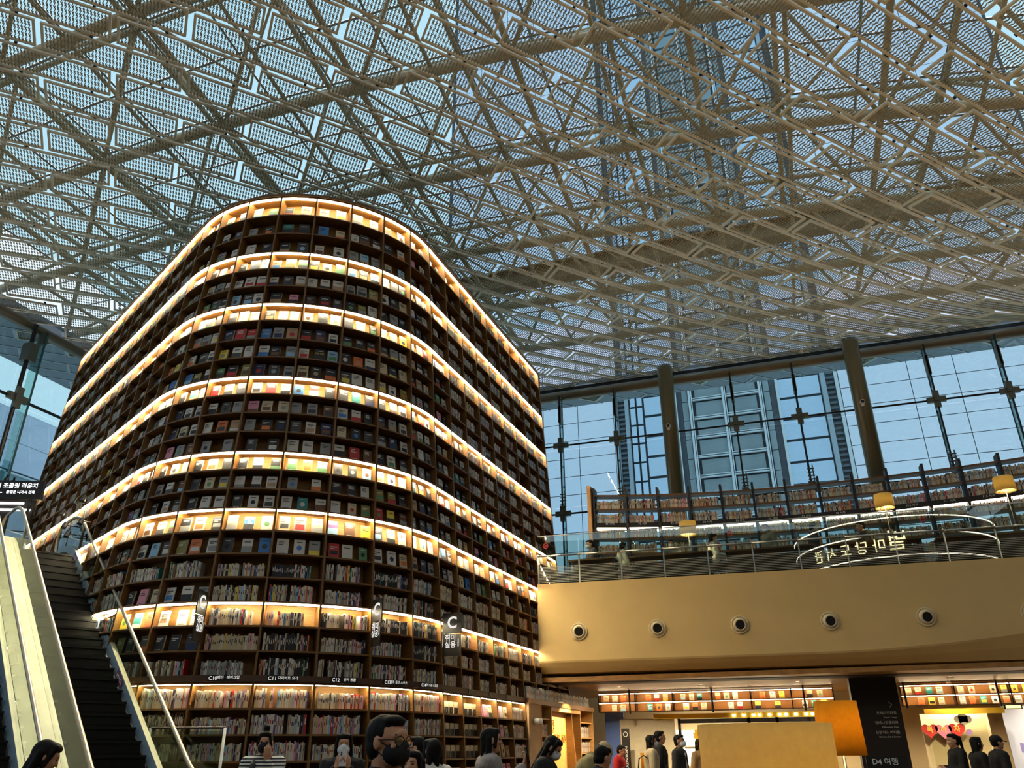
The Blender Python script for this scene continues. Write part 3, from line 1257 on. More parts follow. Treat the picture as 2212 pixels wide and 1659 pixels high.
# ---- blade signs hung off the uprights
for t, wd, lab in ((14.0, .3, 'black blade sign with large C and hangul left of C10 bay'),
                   (17.0, .3, 'black blade sign seen edge-on between C12 and C13 bays'),
                   (19.05, .36, 'black blade sign with large C at the C14 bay corner')):
    z1 = 3.62
    p, tg, n = plan(t, 3.3, .02)
    s = wthing('blade_sign', p, lab, 'sign', 'blade signs on the book tower')
    side = tg if t > 18 else tg
    MB().obox(p + Vector((0, 0, .02)) - side * .01, n * wd, side * .02, Vector((0, 0, .34))).build('letter_panel', BLACK, s)
    MB().obox(p - Vector((0, 0, .36)) - side * .006 + n * .01, n * (wd - .02), side * .012, Vector((0, 0, .36))).build('lower_panel', mat('smoked_panel', (34, 30, 28), .3), s)
    for sg in (-1, 1):
        ux = -n * sg if sg > 0 else n
        ux = n * (1 if sg < 0 else -1)
        c = p + n * wd * .5 + Vector((0, 0, .19)) + side * (sg * .0125)
        letters('C', .27, c, ux, (0, 0, 1), INK_GLOW, s, .003, bold=.006)
        c = p + n * wd * .42 - Vector((0, 0, .14)) + side * (sg * .0085)
        letters('취미\n실용', .115, c + Vector((0, 0, .02)), ux, (0, 0, 1), INK_GLOW, s, .003, bold=.002)
        letters('HOBBIES', .034, c + ux * (wd * .42), (0, 0, -1), ux, INK_GLOW, s, .003)
    MB().tube(p + Vector((0, 0, .30)), p - n * .04 + Vector((0, 0, .30)), .012, n=8).build('bracket', DARK, s)
# ================================================================== outside: the office tower behind the glass
YB = 60.0
GLZ = mat('curtain_glass', (226, 226, 240), .12, metal=.75)
GLZ2 = mat('recess_glass', (190, 208, 230), .12, metal=.7)
CONC = mat('grey_stone', (138, 152, 160), .6, noise=(.5, .14), stretch=(1, 1, .25))
LOUV = mat('dark_louvre', (52, 60, 72), .5)
WFR = mat('white_mullion', (206, 214, 222), .4)
PILA = mat('pale_pilaster', (156, 170, 184), .5)
JOI = mat('dark_joint', (46, 60, 76), .5)
ot = wthing('office_tower', (-1, YB, 0), 'tall glass and grey stone office tower behind the back glass wall', 'building')
ZTOP = 100.0


def strip(name, x0, x1, m, y=YB, th=.6, z1=ZTOP):
    return MB().box(((x0 + x1) / 2, y + th / 2, z1 / 2), (x1 - x0, th, z1)).build(name, m, ot)


strip('core_wall', -27, 24, JOI, YB + .4, 1.0)
upper = MB()


def pane_grid(x0, x1, nx, dz, m, name, zlo=8.0, zhi=36.0, y=YB, g=.05, off=0.0, gz=None):
    w = (x1 - x0) / nx
    gz = gz or g
    mi = PMATS.index(m)
    z = zlo + off
    while z < ZTOP:
        for k in range(nx):
            args = ((x0 + (k + .5) * w, y + .15, z + dz / 2), (w - g, .3, dz - gz))
            if z < zhi:
                MB().box(*args).build(name, m, ot)
            else:
                upper.box(*args, mi=mi)
        z += dz


PMATS = [GLZ, GLZ2, CONC, LOUV, WFR, PILA]
pane_grid(-26.5, -11.35, 5, 1.55, GLZ, 'curtain_pane', 14)
pane_grid(8.0, 23.6, 5, 1.55, GLZ, 'curtain_pane', 14)
# left and right bays of the recessed centre
strip('white_edge', -11.3, -10.95, WFR, YB - .2)
strip('pilaster', -10.35, -10.05, PILA, YB - .2)
for k in range(60):
    z = 14 + k * .42
    if z < 32:
        MB().box((-10.65, YB + .1, z), (.6, .2, .16)).build('louvre', mat('louvre_blade', (84, 96, 108), .5), ot)
        MB().box((5.62, YB + .1, z), (.55, .2, .16)).build('louvre', MATS['louvre_blade'], ot)
strip('louvre_back', -10.95, -10.35, LOUV, YB + .2)
pane_grid(-10.0, -8.85, 2, 1.6, GLZ2, 'side_pane', 14, off=.3, g=.16)
pane_grid(-8.8, -6.35, 1, 1.75, GLZ2, 'recess_pane', 14, g=.02, y=YB + .2, gz=.22)
strip('white_edge', -6.35, -6.1, WFR, YB - .1)
strip('louvre_back', -6.1, -5.7, LOUV)
pane_grid(-5.7, -5.2, 1, 1.62, CONC, 'chamfer_stone', 14, g=.06)
for x in (-5.1, -2.45, 0.35):
    strip('vertical_mullion', x - .05, x + .12, WFR, YB - .3, .2)
    strip('vertical_mullion', x + .17, x + .24, WFR, YB - .3, .2)
pane_grid(-4.8, .25, 2, 1.62, CONC, 'stone_panel', 14, g=.32)
k = 0
z = 14.0
while z < 40:
    for x0, x1 in ((-4.82, -2.52), (-2.2, .28)):
        b = MB().box(((x0 + x1) / 2, YB - .15, z), (x1 - x0, .2, .09))
        b.box(((x0 + x1) / 2, YB - .15, z + .16), (x1 - x0, .2, .07))
        b.build('transom', WFR, ot)
    z += 1.62
pane_grid(.65, 1.15, 1, 1.62, CONC, 'chamfer_stone', 14, g=.06)
strip('louvre_back', 1.15, 1.6, LOUV)
strip('white_edge', 1.6, 1.8, WFR, YB - .1)
pane_grid(1.8, 4.85, 1, 1.75, GLZ2, 'recess_pane', 14, g=.02, y=YB + .2, gz=.2)
strip('pilaster', 4.95, 5.3, PILA, YB - .2)
strip('louvre_back', 5.3, 5.95, LOUV, YB + .2)
strip('white_edge', 5.95, 6.2, WFR, YB - .2)
pane_grid(6.25, 8.0, 1, 1.55, GLZ, 'curtain_pane', 14)
tag(upper.build('upper_storeys', PMATS, ot), kind='stuff')

# the pale building beyond the left glass wall, with ribbon windows
pb = wthing('annex_building', (-44, 20, 0), 'pale panelled building with ribbon windows outside the left glass wall', 'building')
MB().box((-45.0, 20, 9), (1.0, 70, 18)).build('wall_core', mat('panel_joint', (96, 110, 128), .6), pb)
PNL = mat('pale_panel', (216, 222, 236), .25, metal=.6)
for k in range(16):
    for q, (z0, z1) in enumerate(((8.5, 10.4), (10.4, 12.4), (12.4, 14.6), (17.4, 19.2), (19.2, 21.2))):
        MB().box((-44.4, 4 + k * 2.6, (z0 + z1) / 2), (.3, 2.54, z1 - z0 - .05)).build('cladding_panel', PNL, pb)
    for z0, z1 in ((14.7, 16.0), (16.0, 17.35)):
        MB().box((-44.5, 4 + k * 2.6, (z0 + z1) / 2), (.12, 2.44, z1 - z0 - .1)).build('window_pane', mat('ribbon_glass', (120, 142, 150), .1, spec=.9), pb)
        b = MB().box((-44.42, 4 + k * 2.6 - 1.3, (z0 + z1) / 2), (.2, .12, z1 - z0))
        b.box((-44.42, 4 + k * 2.6, z1 - .05), (.2, 2.6, .1))
        b.build('window_frame', WFR, pb)

# ================================================================== upper floor behind the balcony
# curving open bookcases with dark uprights
OAK2 = mat('shelf_oak', (120, 80, 44), .5, noise=(6, .15))
DKF = mat('dark_frame', (34, 26, 24), .5)


def by(x):
    return 20.75 + .95 * (1 - ((x - .9) / 5.4) ** 2) if x < .9 else 21.7 - .02 * (x - .9) ** 2


def brow(x0):
    return x0


X2 = [-4.62 + .84 * k for k in range(15)]
Z2 = [5.06, 5.45, 5.85, 6.25, 6.66, 7.07, 7.47, 7.86]
bc = wthing('upper_bookcase', (0, 21.4, ZF), 'long curving dark bookcase with open back on the upper floor', 'bookcase')
rest2 = MB()
for k, x in enumerate(X2):
    y = by(x)
    MB().box((x, y + .14, 6.55), (.06, .34, 3.0)).build('upright', DKF, bc)
    if k + 1 < len(X2):
        x1 = X2[k + 1]
        y1 = by(x1)
        for q, z in enumerate(Z2):
            b = MB()
            th = .05 if q != 5 else .13
            b.hexa([(x + .03, y, z - th), (x1 - .03, y1, z - th), (x1 - .03, y1 + .28, z - th), (x + .03, y + .28, z - th),
                    (x + .03, y, z), (x1 - .03, y1, z), (x1 - .03, y1 + .28, z), (x + .03, y + .28, z)])
            b.build('shelf_board', OAK2 if q != 5 else DKF, bc)
        b = MB()
        b.hexa([(x + .05, y + .06, 6.85), (x1 - .05, y1 + .06, 6.85), (x1 - .05, y1 + .1, 6.85), (x + .05, y + .1, 6.85),
                (x + .05, y - .0, 6.935), (x1 - .05, y1 - .0, 6.935), (x1 - .05, y1 + .05, 6.935), (x + .05, y + .05, 6.935)])
        b.build('light_strip', emis('soft_band', (1, .88, .66), 9.0), bc)
        letters('F%d 서적' % (k + 1), .075, ((x + x1) / 2, min(y, y1) - .008, 7.0), (x1 - x, y1 - y, 0), (0, 0, 1), INK_W, bc, .002)
        # books
        for q, z in enumerate(Z2[:-1]):
            rng = random.Random(k * 17 + q + 900)
            tx = Vector((x1 - x, y1 - y, 0)).normalized()
            nn = Vector((tx.y, -tx.x, 0))
            xx = .05
            L = hypot(x1 - x, y1 - y)
            hs = .23 + .05 * rng.random()
            while xx < L - .1 and xx < L * (.8 + .25 * rng.random()):
                th = .014 + .024 * rng.random()
                h = hs * (.8 + .22 * rng.random())
                c = rng.choice(['white'] * 9 + ['cream'] * 8 + ['tan'] * 4 + ['grey'] * 4 + ['red', 'black', 'charcoal', 'brown', 'pale blue', 'pink'])
                spine_book(rest2, Vector((x, y + .03, z + .001)) + tx * xx, tx, nn, th, h, .15, c, rng)
                xx += th + .002
tag(rest2.build('upper_floor_books', BOOKS), 'rows of pale books on the curving upper floor bookcase', 'books', None, 'stuff')
MB().box((X2[0] - .1, by(X2[0]) + .1, 6.57), (.10, .5, 3.04)).build('end_panel', mat('light_oak', (196, 146, 84), .5, noise=(5, .12)), bc)

# glass balustrade along the balcony
rl = wthing('balustrade', (0, 18.6, ZF), 'glass balustrade with steel handrail on the beige balcony', 'balustrade')
px = [-5.55 + 1.0 * k for k in range(15)]
for k, x in enumerate(px):
    y = fy(x) + .1
    b = MB().box((x, y + .03, 5.42), (.03, .05, .72))
    b.build('post', STEEL, rl)
    if k + 1 < len(px):
        x1 = px[k + 1]
        y1 = fy(x1) + .1
        b = MB().hexa([(x + .01, y, 5.06), (x1 - .01, y1, 5.06), (x1 - .01, y1 + .014, 5.06), (x + .01, y + .014, 5.06),
                       (x + .01, y, 6.22), (x1 - .01, y1, 6.22), (x1 - .01, y1 + .014, 6.22), (x + .01, y + .014, 6.22)])
        b.build('glass_pane', RAILG, rl)
        b = MB()
        for q in range(11):
            z = 5.10 + q * .036
            b.hexa([(x + .02, y - .004, z), (x1 - .02, y1 - .004, z), (x1 - .02, y1 - .002, z), (x + .02, y - .002, z),
                    (x + .02, y - .004, z + .011), (x1 - .02, y1 - .004, z + .011), (x1 - .02, y1 - .002, z + .011), (x + .02, y - .002, z + .011)])
        b.build('frosted_lines', mat('frosted_film', (176, 172, 160), .6), rl)
        b = MB().tube((x, y - .06, 5.72), (x1, y1 - .06, 5.72), .021, n=10)
        b.build('handrail', STEEL, rl, smooth=True)
        MB().box(((x + x1) / 2, (y + y1) / 2, 6.225), (1.02, .03, .02), rz=.068).build('glass_cap', STEEL, rl)
for x in (-5.35, -1.0, 3.1):
    y = fy(x) + .085
    b = MB().lathe([(.05, 0), (.065, 0), (.065, .003), (.05, .003)], (x, y, 5.98), 18, axis=(.068, -1, 0))
    b.box((x, y - .002, 5.98), (.09, .003, .012))
    b.build('warning_sticker', mat('red_sticker', (200, 50, 70), .5), rl)

# reading desks and lamps on the balcony
SHADE = shade_mat('cream_shade', (252, 226, 160), 1.0, .7)


def table_lamp(loc, r, h, stem, lab, watt, shade=SHADE, tint=(1, .76, .42), group='shaded lamps', rt=None):
    """drum-shaded lamp standing at loc; the bulb inside the shade gives the light"""
    o = empty('table_lamp', loc, 0, lab, 'lamp', group)
    rt = rt or r
    z0 = stem
    b = MB().lathe([(rt, z0 + h), (r, z0), (r - .006, z0), (rt - .006, z0 + h), (rt, z0 + h)], (0, 0, 0), 40)
    b.build('lamp_shade', shade, o, smooth=True)
    b = MB().lathe([(0, 0), (.13, 0), (.13, .015), (.03, .03), (.012, .05), (.012, z0 + h * .45), (0, z0 + h * .45)], (0, 0, 0), 18)
    b.build('stem', DARK, o, smooth=True)
    b = MB()
    for a in (0, 2.09, 4.19):
        b.tube((0, 0, z0 + h * .42), (cos(a) * (r - .004), sin(a) * (r - .004), z0 + .02), .004, n=5)
    b.build('shade_ring', DARK, o)
    MB().lathe([(0, .0), (.025, .01), (.035, .05), (.02, .09), (0, .1)], (0, 0, z0 + h * .42), 12).build('bulb', emis('warm_bulb', (1, .8, .5), 6.0), o, smooth=True)
    L = bpy.data.lights.new('bulb_light', 'POINT')
    L.energy = watt
    L.color = tint
    L.shadow_soft_size = .05
    lo = bpy.data.objects.new('bulb_light', L)
    COL.objects.link(lo)
    lo.parent = o
    lo.location = (0, 0, z0 + h * .55)
    return o


DESK = mat('desk_wood', (110, 76, 46), .4, noise=(5, .15))


def desk(x, y, w, lab):
    o = empty('reading_desk', (x, y, ZF), 0, lab, 'desk', 'reading desks on the balcony')
    MB().box((0, 0, .68), (w, .5, .04)).build('desk_top', DESK, o)
    for sx in (-1, 1):
        for sy in (-1, 1):
            MB().box((sx * (w / 2 - .05), sy * .2, .33), (.05, .05, .66)).build('leg', DARK, o)
    MB().box((0, .2, .42), (w - .1, .02, .4)).build('modesty_panel', DKF, o)
    return o


for k, (x, w) in enumerate(((-4.4, 1.2), (-2.5, 2.0), (-.2, 2.0), (2.1, 2.0), (4.4, 2.0))):
    desk(x, fy(x) + .95, w, '%s dark reading desk from the tower behind the balcony glass' % ORD[k + 1])
for x, y, r, h, st, lab in ((-2.05, 19.75, .215, .33, .76, 'cream drum lamp nearest the tower on balcony desk'),
                            (2.52, 19.85, .215, .33, 1.02, 'cream drum lamp above glowing sign reflection on balcony desk'),
                            (5.05, 19.8, .215, .33, 1.15, 'cream drum lamp at the right edge of the balcony')):
    table_lamp((x, y, ZF + .70), r, h, st - .22, lab, 150, group='drum lamps on the balcony', rt=.205)

# ================================================================== low shelves that run on under the balcony
low = wthing('low_bookcase', (-5.3, 21, 0), 'low oak bookcase with a lit sign niche running under the balcony', 'bookcase')


def lowp(s, z, d=0):
    p, tg, n = plan(GLOW, 1.5, d)
    return Vector((p.x, p.y, z)) + tg * s, tg, n


def lowbox(name, s0, s1, z0, z1, d0, d1, m):
    a, tg, n = lowp(s0, z0, d0)
    return MB().obox(a, tg * (s1 - s0), n * (d1 - d0), Vector((0, 0, z1 - z0))).build(name, m, low)


LOAK = mat('light_oak_panel', (206, 158, 92), .5, noise=(4, .1), stretch=(1, 1, 6))
L0 = 0.02
lowbox('plain_panel', L0, .75, .02, 2.36, -.05, .02, mat('speckled_panel', (196, 160, 110), .6, noise=(40, .1)))
for s in (.75, 1.43, 3.62, 4.72):
    lowbox('upright', s, s + .035, .02, 2.36, -.3, .03, LOAK)
for z in (.35, .7, 1.05, 1.4, 1.75, 2.1):
    lowbox('shelf_board', .785, 1.43, z - .025, z, -.29, .0, LOAK)
    lowbox('shelf_board', 3.655, 4.72, z - .025, z, -.29, .0, LOAK)
lowbox('back_panel', .75, 1.46, .02, 2.36, -.31, -.29, LOAK)
lowbox('back_panel', 3.62, 4.75, .02, 2.36, -.31, -.29, LOAK)
niche = lowbox('niche_panel', 1.465, 3.62, .02, 2.30, -.2, -.18, LOAK)
lowbox('niche_head', 1.465, 3.62, 2.27, 2.36, -.2, .03, LOAK)
lowbox('top_rail', L0, 4.78, 2.36, 2.46, -.32, .06, mat('top_rail_oak', (150, 106, 58), .5))
GOLD = mat('gold_letter', (226, 180, 90), .3, metal=.7)
a, tg, n = lowp(2.1, 1.82, -.178)
letters('별', .3, a + Vector((0, 0, .13)) - tg * .02, tg, (0, 0, 1), GOLD, low, .03)
letters('마당도서관', .2, a + tg * .48 - Vector((0, 0, .12)), tg, (0, 0, 1), GOLD, low, .03)
p, tg, n = lowp(2.45, 2.62, .75)
sl = bpy.data.lights.new('niche_spot', 'SPOT')
sl.energy = 420
sl.color = (1, .74, .36)
sl.spot_size = radians(80)
sl.spot_blend = .6
sl.shadow_soft_size = .03
so = bpy.data.objects.new('niche_spot', sl)
COL.objects.link(so)
so.parent = low
so.matrix_parent_inverse = Matrix.Translation(-Vector(low.location))
so.matrix_basis = Matrix.Translation(p) @ (-(n * .93 + Vector((0, 0, 1.0)))).to_track_quat('-Z', 'Y').to_matrix().to_4x4()
# white wall speaker
p, tg, n = lowp(.36, 2.02, .03)
sp = wthing('wall_speaker', p, 'small white twin wall speaker on beige panel beside low shelves', 'light')
b = MB()
for s_ in (-.06, .1):
    b.lathe([(0, 0), (.05, 0), (.06, .05), (.055, .12), (0, .125)], p + tg * s_, 16, axis=n)
b.build('twin_heads', WHITE, sp, smooth=True)
rng = random.Random(44)
rest3 = MB()
for s0, s1 in ((.79, 1.42), (3.66, 4.71)):
    for z in (.35, .7, 1.05, 1.4, 1.75, 2.1):
        zz = z - .345 if z > .36 else .03
        x = s0 + .01
        while x < s1 - .04:
            th = .014 + .02 * rng.random()
            a, tg, n = lowp(x, zz + .001, -.06)
            spine_book(rest3, a, tg, n, th, .2 + .05 * rng.random(), .15, rng.choice(['white', 'white', 'cream', 'grey', 'pink', 'white', 'tan']), rng)
            x += th + .002
x = L0 + .05
while x < 4.7:
    th = .014 + .02 * rng.random()
    a, tg, n = lowp(x, 2.462, -.05)
    spine_book(rest3, a, tg, n, th, .2 + .06 * rng.random(), .15, rng.choice(['white', 'white', 'cream', 'pale blue', 'white', 'grey']), rng)
    x += th + .002
tag(rest3.build('low_case_books', BOOKS), 'pale books on the low bookcase under the balcony', 'books', None, 'stuff')

# ================================================================== shops behind, under the balcony
YS0 = 22.0
SHOPW = mat('shop_cream', (226, 204, 160), .7)
ws = wthing('wall_shop', (0, YS0, 0), kind='structure')
MB().box((5.0, YS0 + 3.2, 1.5), (24, .1, 3.0)).build('rear_wall', SHOPW, ws)
MB().box((3.5, 21.6, 2.92), (19, 6.2, .1)).build('lower_ceiling', mat('slatted_ceiling', (158, 112, 58), .4, noise=(12, .3), stretch=(.4, 12, 1)), ws)
MB().box((1.55, YS0 - 1.6, 1.45), (.95, .7, 2.9)).build('dark_pier', mat('dark_pier', (34, 24, 20), .5), ws)
MB().box((-4.78, YS0 + .6, 1.2), (.5, .1, 2.4)).build('blue_side_panel', mat('blue_panel', (92, 124, 200), .5), ws)
MB().box((-3.9, YS0 + .55, 1.1), (1.45, .1, 2.2)).build('cream_panel', mat('cream_tile', (216, 206, 178), .35, noise=(8, .06)), ws)
YEL = mat('yellow_band', (242, 200, 60), .5)
MB().box((-1.4, YS0 + .45, 2.24), (4.6, .12, .12)).build('yellow_band', YEL, ws)
MB().box((3.6, YS0 + .45, 2.24), (1.7, .12, .12)).build('yellow_band', YEL, ws)
DKS = mat('shopfront_frame', (40, 30, 24), .4)
for x0, x1 in ((-3.05, -1.3), (-1.3, -.62), (-.62, .8)):
    b = MB()
    for x in (x0, x1):
        b.box((x, YS0 + .45, 1.09), (.07, .1, 2.18))
    b.box(((x0 + x1) / 2, YS0 + .45, 2.12), (x1 - x0, .1, .1))
    b.build('shopfront_frame', DKS, ws)
    MB().box(((x0 + x1) / 2, YS0 + .45, 1.05), (x1 - x0 - .07, .012, 2.05)).build('shop_glass', glass('shop_glass', (246, 246, 240), .03), ws)
for x0, x1 in ((2.75, 4.05),):
    MB().box(((x0 + x1) / 2, YS0 + .45, 1.05), (x1 - x0 - .07, .012, 2.05)).build('shop_glass', MATS['shop_glass'], ws)
MB().box((3.4, YS0 + .75, 1.1), (1.45, .1, 2.2)).build('poster_board', mat('poster_cream', (242, 226, 186), .6), ws)
# back panels inside the shop, lamplight put in as their own glow
MB().box((-2.0, YS0 + 2.6, 1.5), (3.4, .06, .9)).build('glowing_back_panel', emis('shop_glow', (1, .9, .7), 4.0), ws)

# overhead display shelf along the shopfront
ds = wthing('display_shelf', (0, YS0, 2.3), 'two-tier lit display shelf of pastel books above the shopfront', 'shelf')
rng = random.Random(5)
seg = [(-5.05, .78), (2.28, 6.9)]
for x0, x1 in seg:
    for z in (2.36, 2.585, 2.81):
        MB().box(((x0 + x1) / 2, YS0 + .12, z), (x1 - x0, .3, .02)).build('shelf_board', OAK2, ds)
    MB().box(((x0 + x1) / 2, YS0 + .26, 2.585), (x1 - x0, .02, .47)).build('back_panel', mat('amber_panel', (206, 136, 64), .5), ds)
    MB().box(((x0 + x1) / 2, YS0 + .0, 2.793), (x1 - x0, .03, .012)).build('light_strip', emis('shelf_led', (1, .82, .5), 30.0), ds)
    MB().box(((x0 + x1) / 2, YS0 + .0, 2.568), (x1 - x0, .03, .012)).build('light_strip', emis('shelf_led', (1, .82, .5), 30.0), ds)
    n = int((x1 - x0) / .93)
    for k in range(n + 1):
        x = x0 + (x1 - x0) * k / n
        MB().box((x, YS0 + .12, 2.585), (.025, .3, .47)).build('upright', DKS, ds)
    x = x0 + .12
    kk = 0
    for z in (2.597, 2.371):
        x = x0 + .12
        kk = 0
        while x < x1 - .14:
            w = .125 + .02 * rng.random()
            c = rng.choice(['cream', 'cream', 'white', 'orange', 'yellow', 'tan', 'orange', 'teal', 'cream', 'yellow'])
            xs_ = [x0 + (x1 - x0) * k / n for k in range(n + 1)]
            if all(abs(x + w / 2 - q) > w / 2 + .02 for q in xs_) and rng.random() < .9:
                kk += 1
                b = MB()
                face_book(b, Vector((0, 0, 0)), Vector((1, 0, 0)), Vector((0, -1, 0)), w, .165, .015, .12, c, rng)
                o = b.build('pastel_book', BOOKS)
                o.location = (x + w / 2, YS0 + .06, z)
                tag(o, '%s pastel book, %s from left, %s tier of display shelf %s dark pier' % (c, ORD[kk], 'upper' if z > 2.5 else 'lower', 'left of' if x0 < 0 else 'right of'), 'book', 'pastel books on the display shelf')
            x += w + .07 + .04 * rng.random()
# hanging rods and window bars above the shelf
for x in (-4.2, -2.1, .1, 2.35, 4.3):
    MB().tube((x, YS0 - .15, 2.3), (x, YS0 - .15, 2.9), .025, n=8).build('hanger_rod', DKS, ds)

# row of small white bulbs over the shop door
for k in range(13):
    x = -2.55 + .21 * k + .03 * (k % 3)
    o = empty('marquee_bulb', (x + .9, YS0 + .36, 2.235), 0, '%s round white bulb in the row over the shop door' % ORD[k + 1], 'bulb', 'bulbs over the shop door')
    MB().lathe([(0, -.03), (.03, -.02), (.042, .0), (.03, .03), (0, .035)], (0, 0, 0), 12).build('globe', emis('marquee', (1, .92, .75), 8.0), o, smooth=True)
    MB().tube((0, 0, .03), (0, .06, .03), .015, n=8).build('socket', DKS, o)

# direction board lettering on the dark pier
pier = wthing('direction_board', (1.55, YS0 - 1.96, 1.9), 'white direction lettering on the dark pier beside lamps', 'sign')
for q, (s, sz) in enumerate((('트레이드타워', .072), ('Trade Tower', .05), ('밀레니엄플라자', .072), ('Millennium Plaza', .05), ('신한카드 아티움', .072), ('Shinhan Card Artium', .05))):
    letters(s, sz, (1.92, YS0 - 1.957, 2.14 - q * .085 - (q // 2) * .02), (1, 0, 0), (0, 0, 1), INK_W, pier, .004, 'RIGHT')
b = MB()
b.tube((1.8, YS0 - 1.957, 2.37), (1.86, YS0 - 1.957, 2.31), .006, n=6)
b.tube((1.86, YS0 - 1.957, 2.31), (1.8, YS0 - 1.957, 2.25), .006, n=6)
b.build('arrow', INK_W, pier)

# window stickers: hearts with hangul, cloud, notes
stk = wthing('window_sticker', (3.4, YS0 + .4, 1), 'sticker of red and pink hearts with yellow hangul on shop window', 'sticker')


def heart(w):
    pts = []
    for k in range(28):
        a = 2 * pi * k / 28
        pts.append((w * .5 * sin(a) ** 3 * 1.0, w * .5 * (.8125 * cos(a) - .3125 * cos(2 * a) - .125 * cos(3 * a) - .0625 * cos(4 * a))))
    return pts


REDH, PNKH, YLT = mat('heart_red', (226, 62, 58), .5), mat('heart_pink', (240, 140, 176), .5), mat('yellow_ink', (250, 206, 90), .5)
for x, z, w, m, s in ((2.80, 1.83, .36, REDH, '복'), (3.09, 1.82, .36, PNKH, '하'), (3.38, 1.84, .36, REDH, '자')):
    MB().prism(heart(w), (x, YS0 + .43, z), (1, 0, 0), (0, 0, 1), (0, 1, 0), .004, 0).build('heart', m, stk)
    letters(s, .15, (x, YS0 + .427, z + .01), (1, 0, 0), (0, 0, 1), YLT, stk, .003, bold=.004)
b = MB()
for dx, dz, r in ((0, 0, .09), (.1, .04, .1), (.2, .0, .085), (.1, -.03, .1)):
    b.lathe([(0.001, 0), (r, 0), (r, .003)], (3.45 + dx, YS0 + .43, 2.06 + dz), 18, axis=(0, -1, 0))
b.build('cloud', mat('cloud_white', (250, 240, 214), .6), stk)
letters('♪', .13, (3.1, YS0 + .43, 2.08), (1, 0, 0), (0, 0, 1), YLT, stk, .003)
MB().lathe([(0.001, 0), (.07, 0), (.07, .003)], (3.62, YS0 + .43, 1.78), 18, axis=(0, -1, 0)).build('balloon', mat('balloon_lilac', (176, 140, 204), .5), stk)

st2 = wthing('starburst_sticker', (-2.55, YS0 + .4, 1.7), 'yellow starburst sticker with hangul on the shop window', 'sticker')
pts = [(.19 * (1 if k % 2 else .8) * cos(pi * k / 12), .19 * (1 if k % 2 else .8) * sin(pi * k / 12)) for k in range(24)]
MB().prism(pts, (-2.55, YS0 + .43, 1.78), (1, 0, 0), (0, 0, 1), (0, 1, 0), .004).build('burst', YEL, st2)
letters('짱', .15, (-2.55, YS0 + .428, 1.78), (1, 0, 0), (0, 0, 1), mat('brown_ink', (90, 56, 30), .5), st2, .003)
cl = wthing('clover_sticker', (-1.75, YS0 + .4, 1.4), 'large green four-leaf clover sticker on the shop window', 'sticker')
GRN = mat('clover_green', (96, 176, 66), .5)
for k in range(4):
    a = pi / 4 + k * pi / 2 + .2
    MB().prism([(cos(a - pi / 2) * u - sin(a - pi / 2) * v, sin(a - pi / 2) * u + cos(a - pi / 2) * v) for u, v in heart(.3)], (-1.75 + cos(a) * .15, YS0 + .425, 1.35 + sin(a) * .15), (1, 0, 0), (0, 0, 1), (0, 1, 0), .004).build('leaf', GRN, cl)
MB().tube((-1.75, YS0 + .425, 1.3), (-1.85, YS0 + .425, .95), .015, n=6).build('stem', GRN, cl)

# soft goods in the window
for x, z, r, col, lab in ((-2.05, 1.7, .17, (226, 172, 110), 'tan plush toy on the shop window shelf'), (-1.75, 1.68, .15, (214, 150, 90), 'brown plush toy on the shop window shelf'),
                          (-.95, 1.55, .2, (140, 196, 150), 'pale green cushion on the shop window shelf')):
    o = empty('plush_toy', (x, YS0 + .9, z - r), 0, lab, 'toy')
    b = MB().lathe([(0, 0), (r * .7, r * .15), (r, r * .7), (r * .85, r * 1.2), (r * .45, r * 1.5), (0, r * 1.55)], (0, 0, 0), 18)
    b.build('body', mat('plush_%d' % col[0], col, .9), o, smooth=True)
    b = MB()
    for sx in (-1, 1):
        b.lathe([(0, -r * .3), (r * .3, 0), (0, r * .3)], (sx * r * .5, 0, r * 1.4), 10)
    b.build('ears', MATS['plush_%d' % col[0]], o, smooth=True)
MB().box((-1.6, YS0 + .9, 1.5), (2.8, .4, .05)).build('window_shelf', SHOPW, ws)
for k in range(5):
    MB().box((-2.7 + k * .55, YS0 + .9, .74), (.04, .36, 1.46)).build('shelf_leg', SHOPW, ws)
# skyline mural at far right, black sign D4, small exit light
mu = wthing('skyline_mural', (5.6, YS0 + 1.0, 1.5), 'pale blue wall mural of a city skyline beyond the shops', 'mural')
MB().box((6.3, YS0 + 1.0, 1.35), (3.6, .05, 2.0)).build('mural_panel', mat('mural_blue', (190, 200, 232), .5), mu)
rng = random.Random(3)
for k in range(26):
    h = .1 + .4 * rng.random()
    MB().box((4.75 + k * .12, YS0 + .97, 1.35 + h / 2), (.05 + .04 * rng.random(), .01, h)).build('skyline_block', mat('mural_violet', (124, 124, 196), .5), mu)
for x, lab in ((1.88, None),):
    d4 = wthing('section_sign', (1.2, 15.6, 1.3), 'black section sign reading D4 at the lower right', 'sign')
    MB().box((1.2, 15.6, 1.24), (.62, .03, .2)).build('sign_plate', BLACK, d4)
    letters('D4 여행', .12, (1.18, 15.583, 1.25), (1, 0, 0), (0, 0, 1), INK_W, d4, .003)
    MB().tube((1.2, 15.62, 0), (1.2, 15.62, 1.2), .02, n=8).build('pole', DARK, d4)
ex = wthing('exit_light', (4.55, YS0 + .1, 2.3), 'small glowing yellow exit light under the display shelf', 'sign')
MB().box((4.55, YS0 - .05, 2.29), (.36, .06, .1)).build('housing', BLACK, ex)
MB().box((4.55, YS0 - .085, 2.29), (.3, .01, .06)).build('lit_face', emis('exit_yellow', (1, .85, .2), 3.0), ex)
iv = wthing('info_banner', (-4.35, YS0 - .2, 0), 'tall black INFORMATION banner beside the blue panel', 'sign')
MB().box((-4.35, YS0 - .2, 1.35), (.2, .03, 1.2)).build('banner', BLACK, iv)
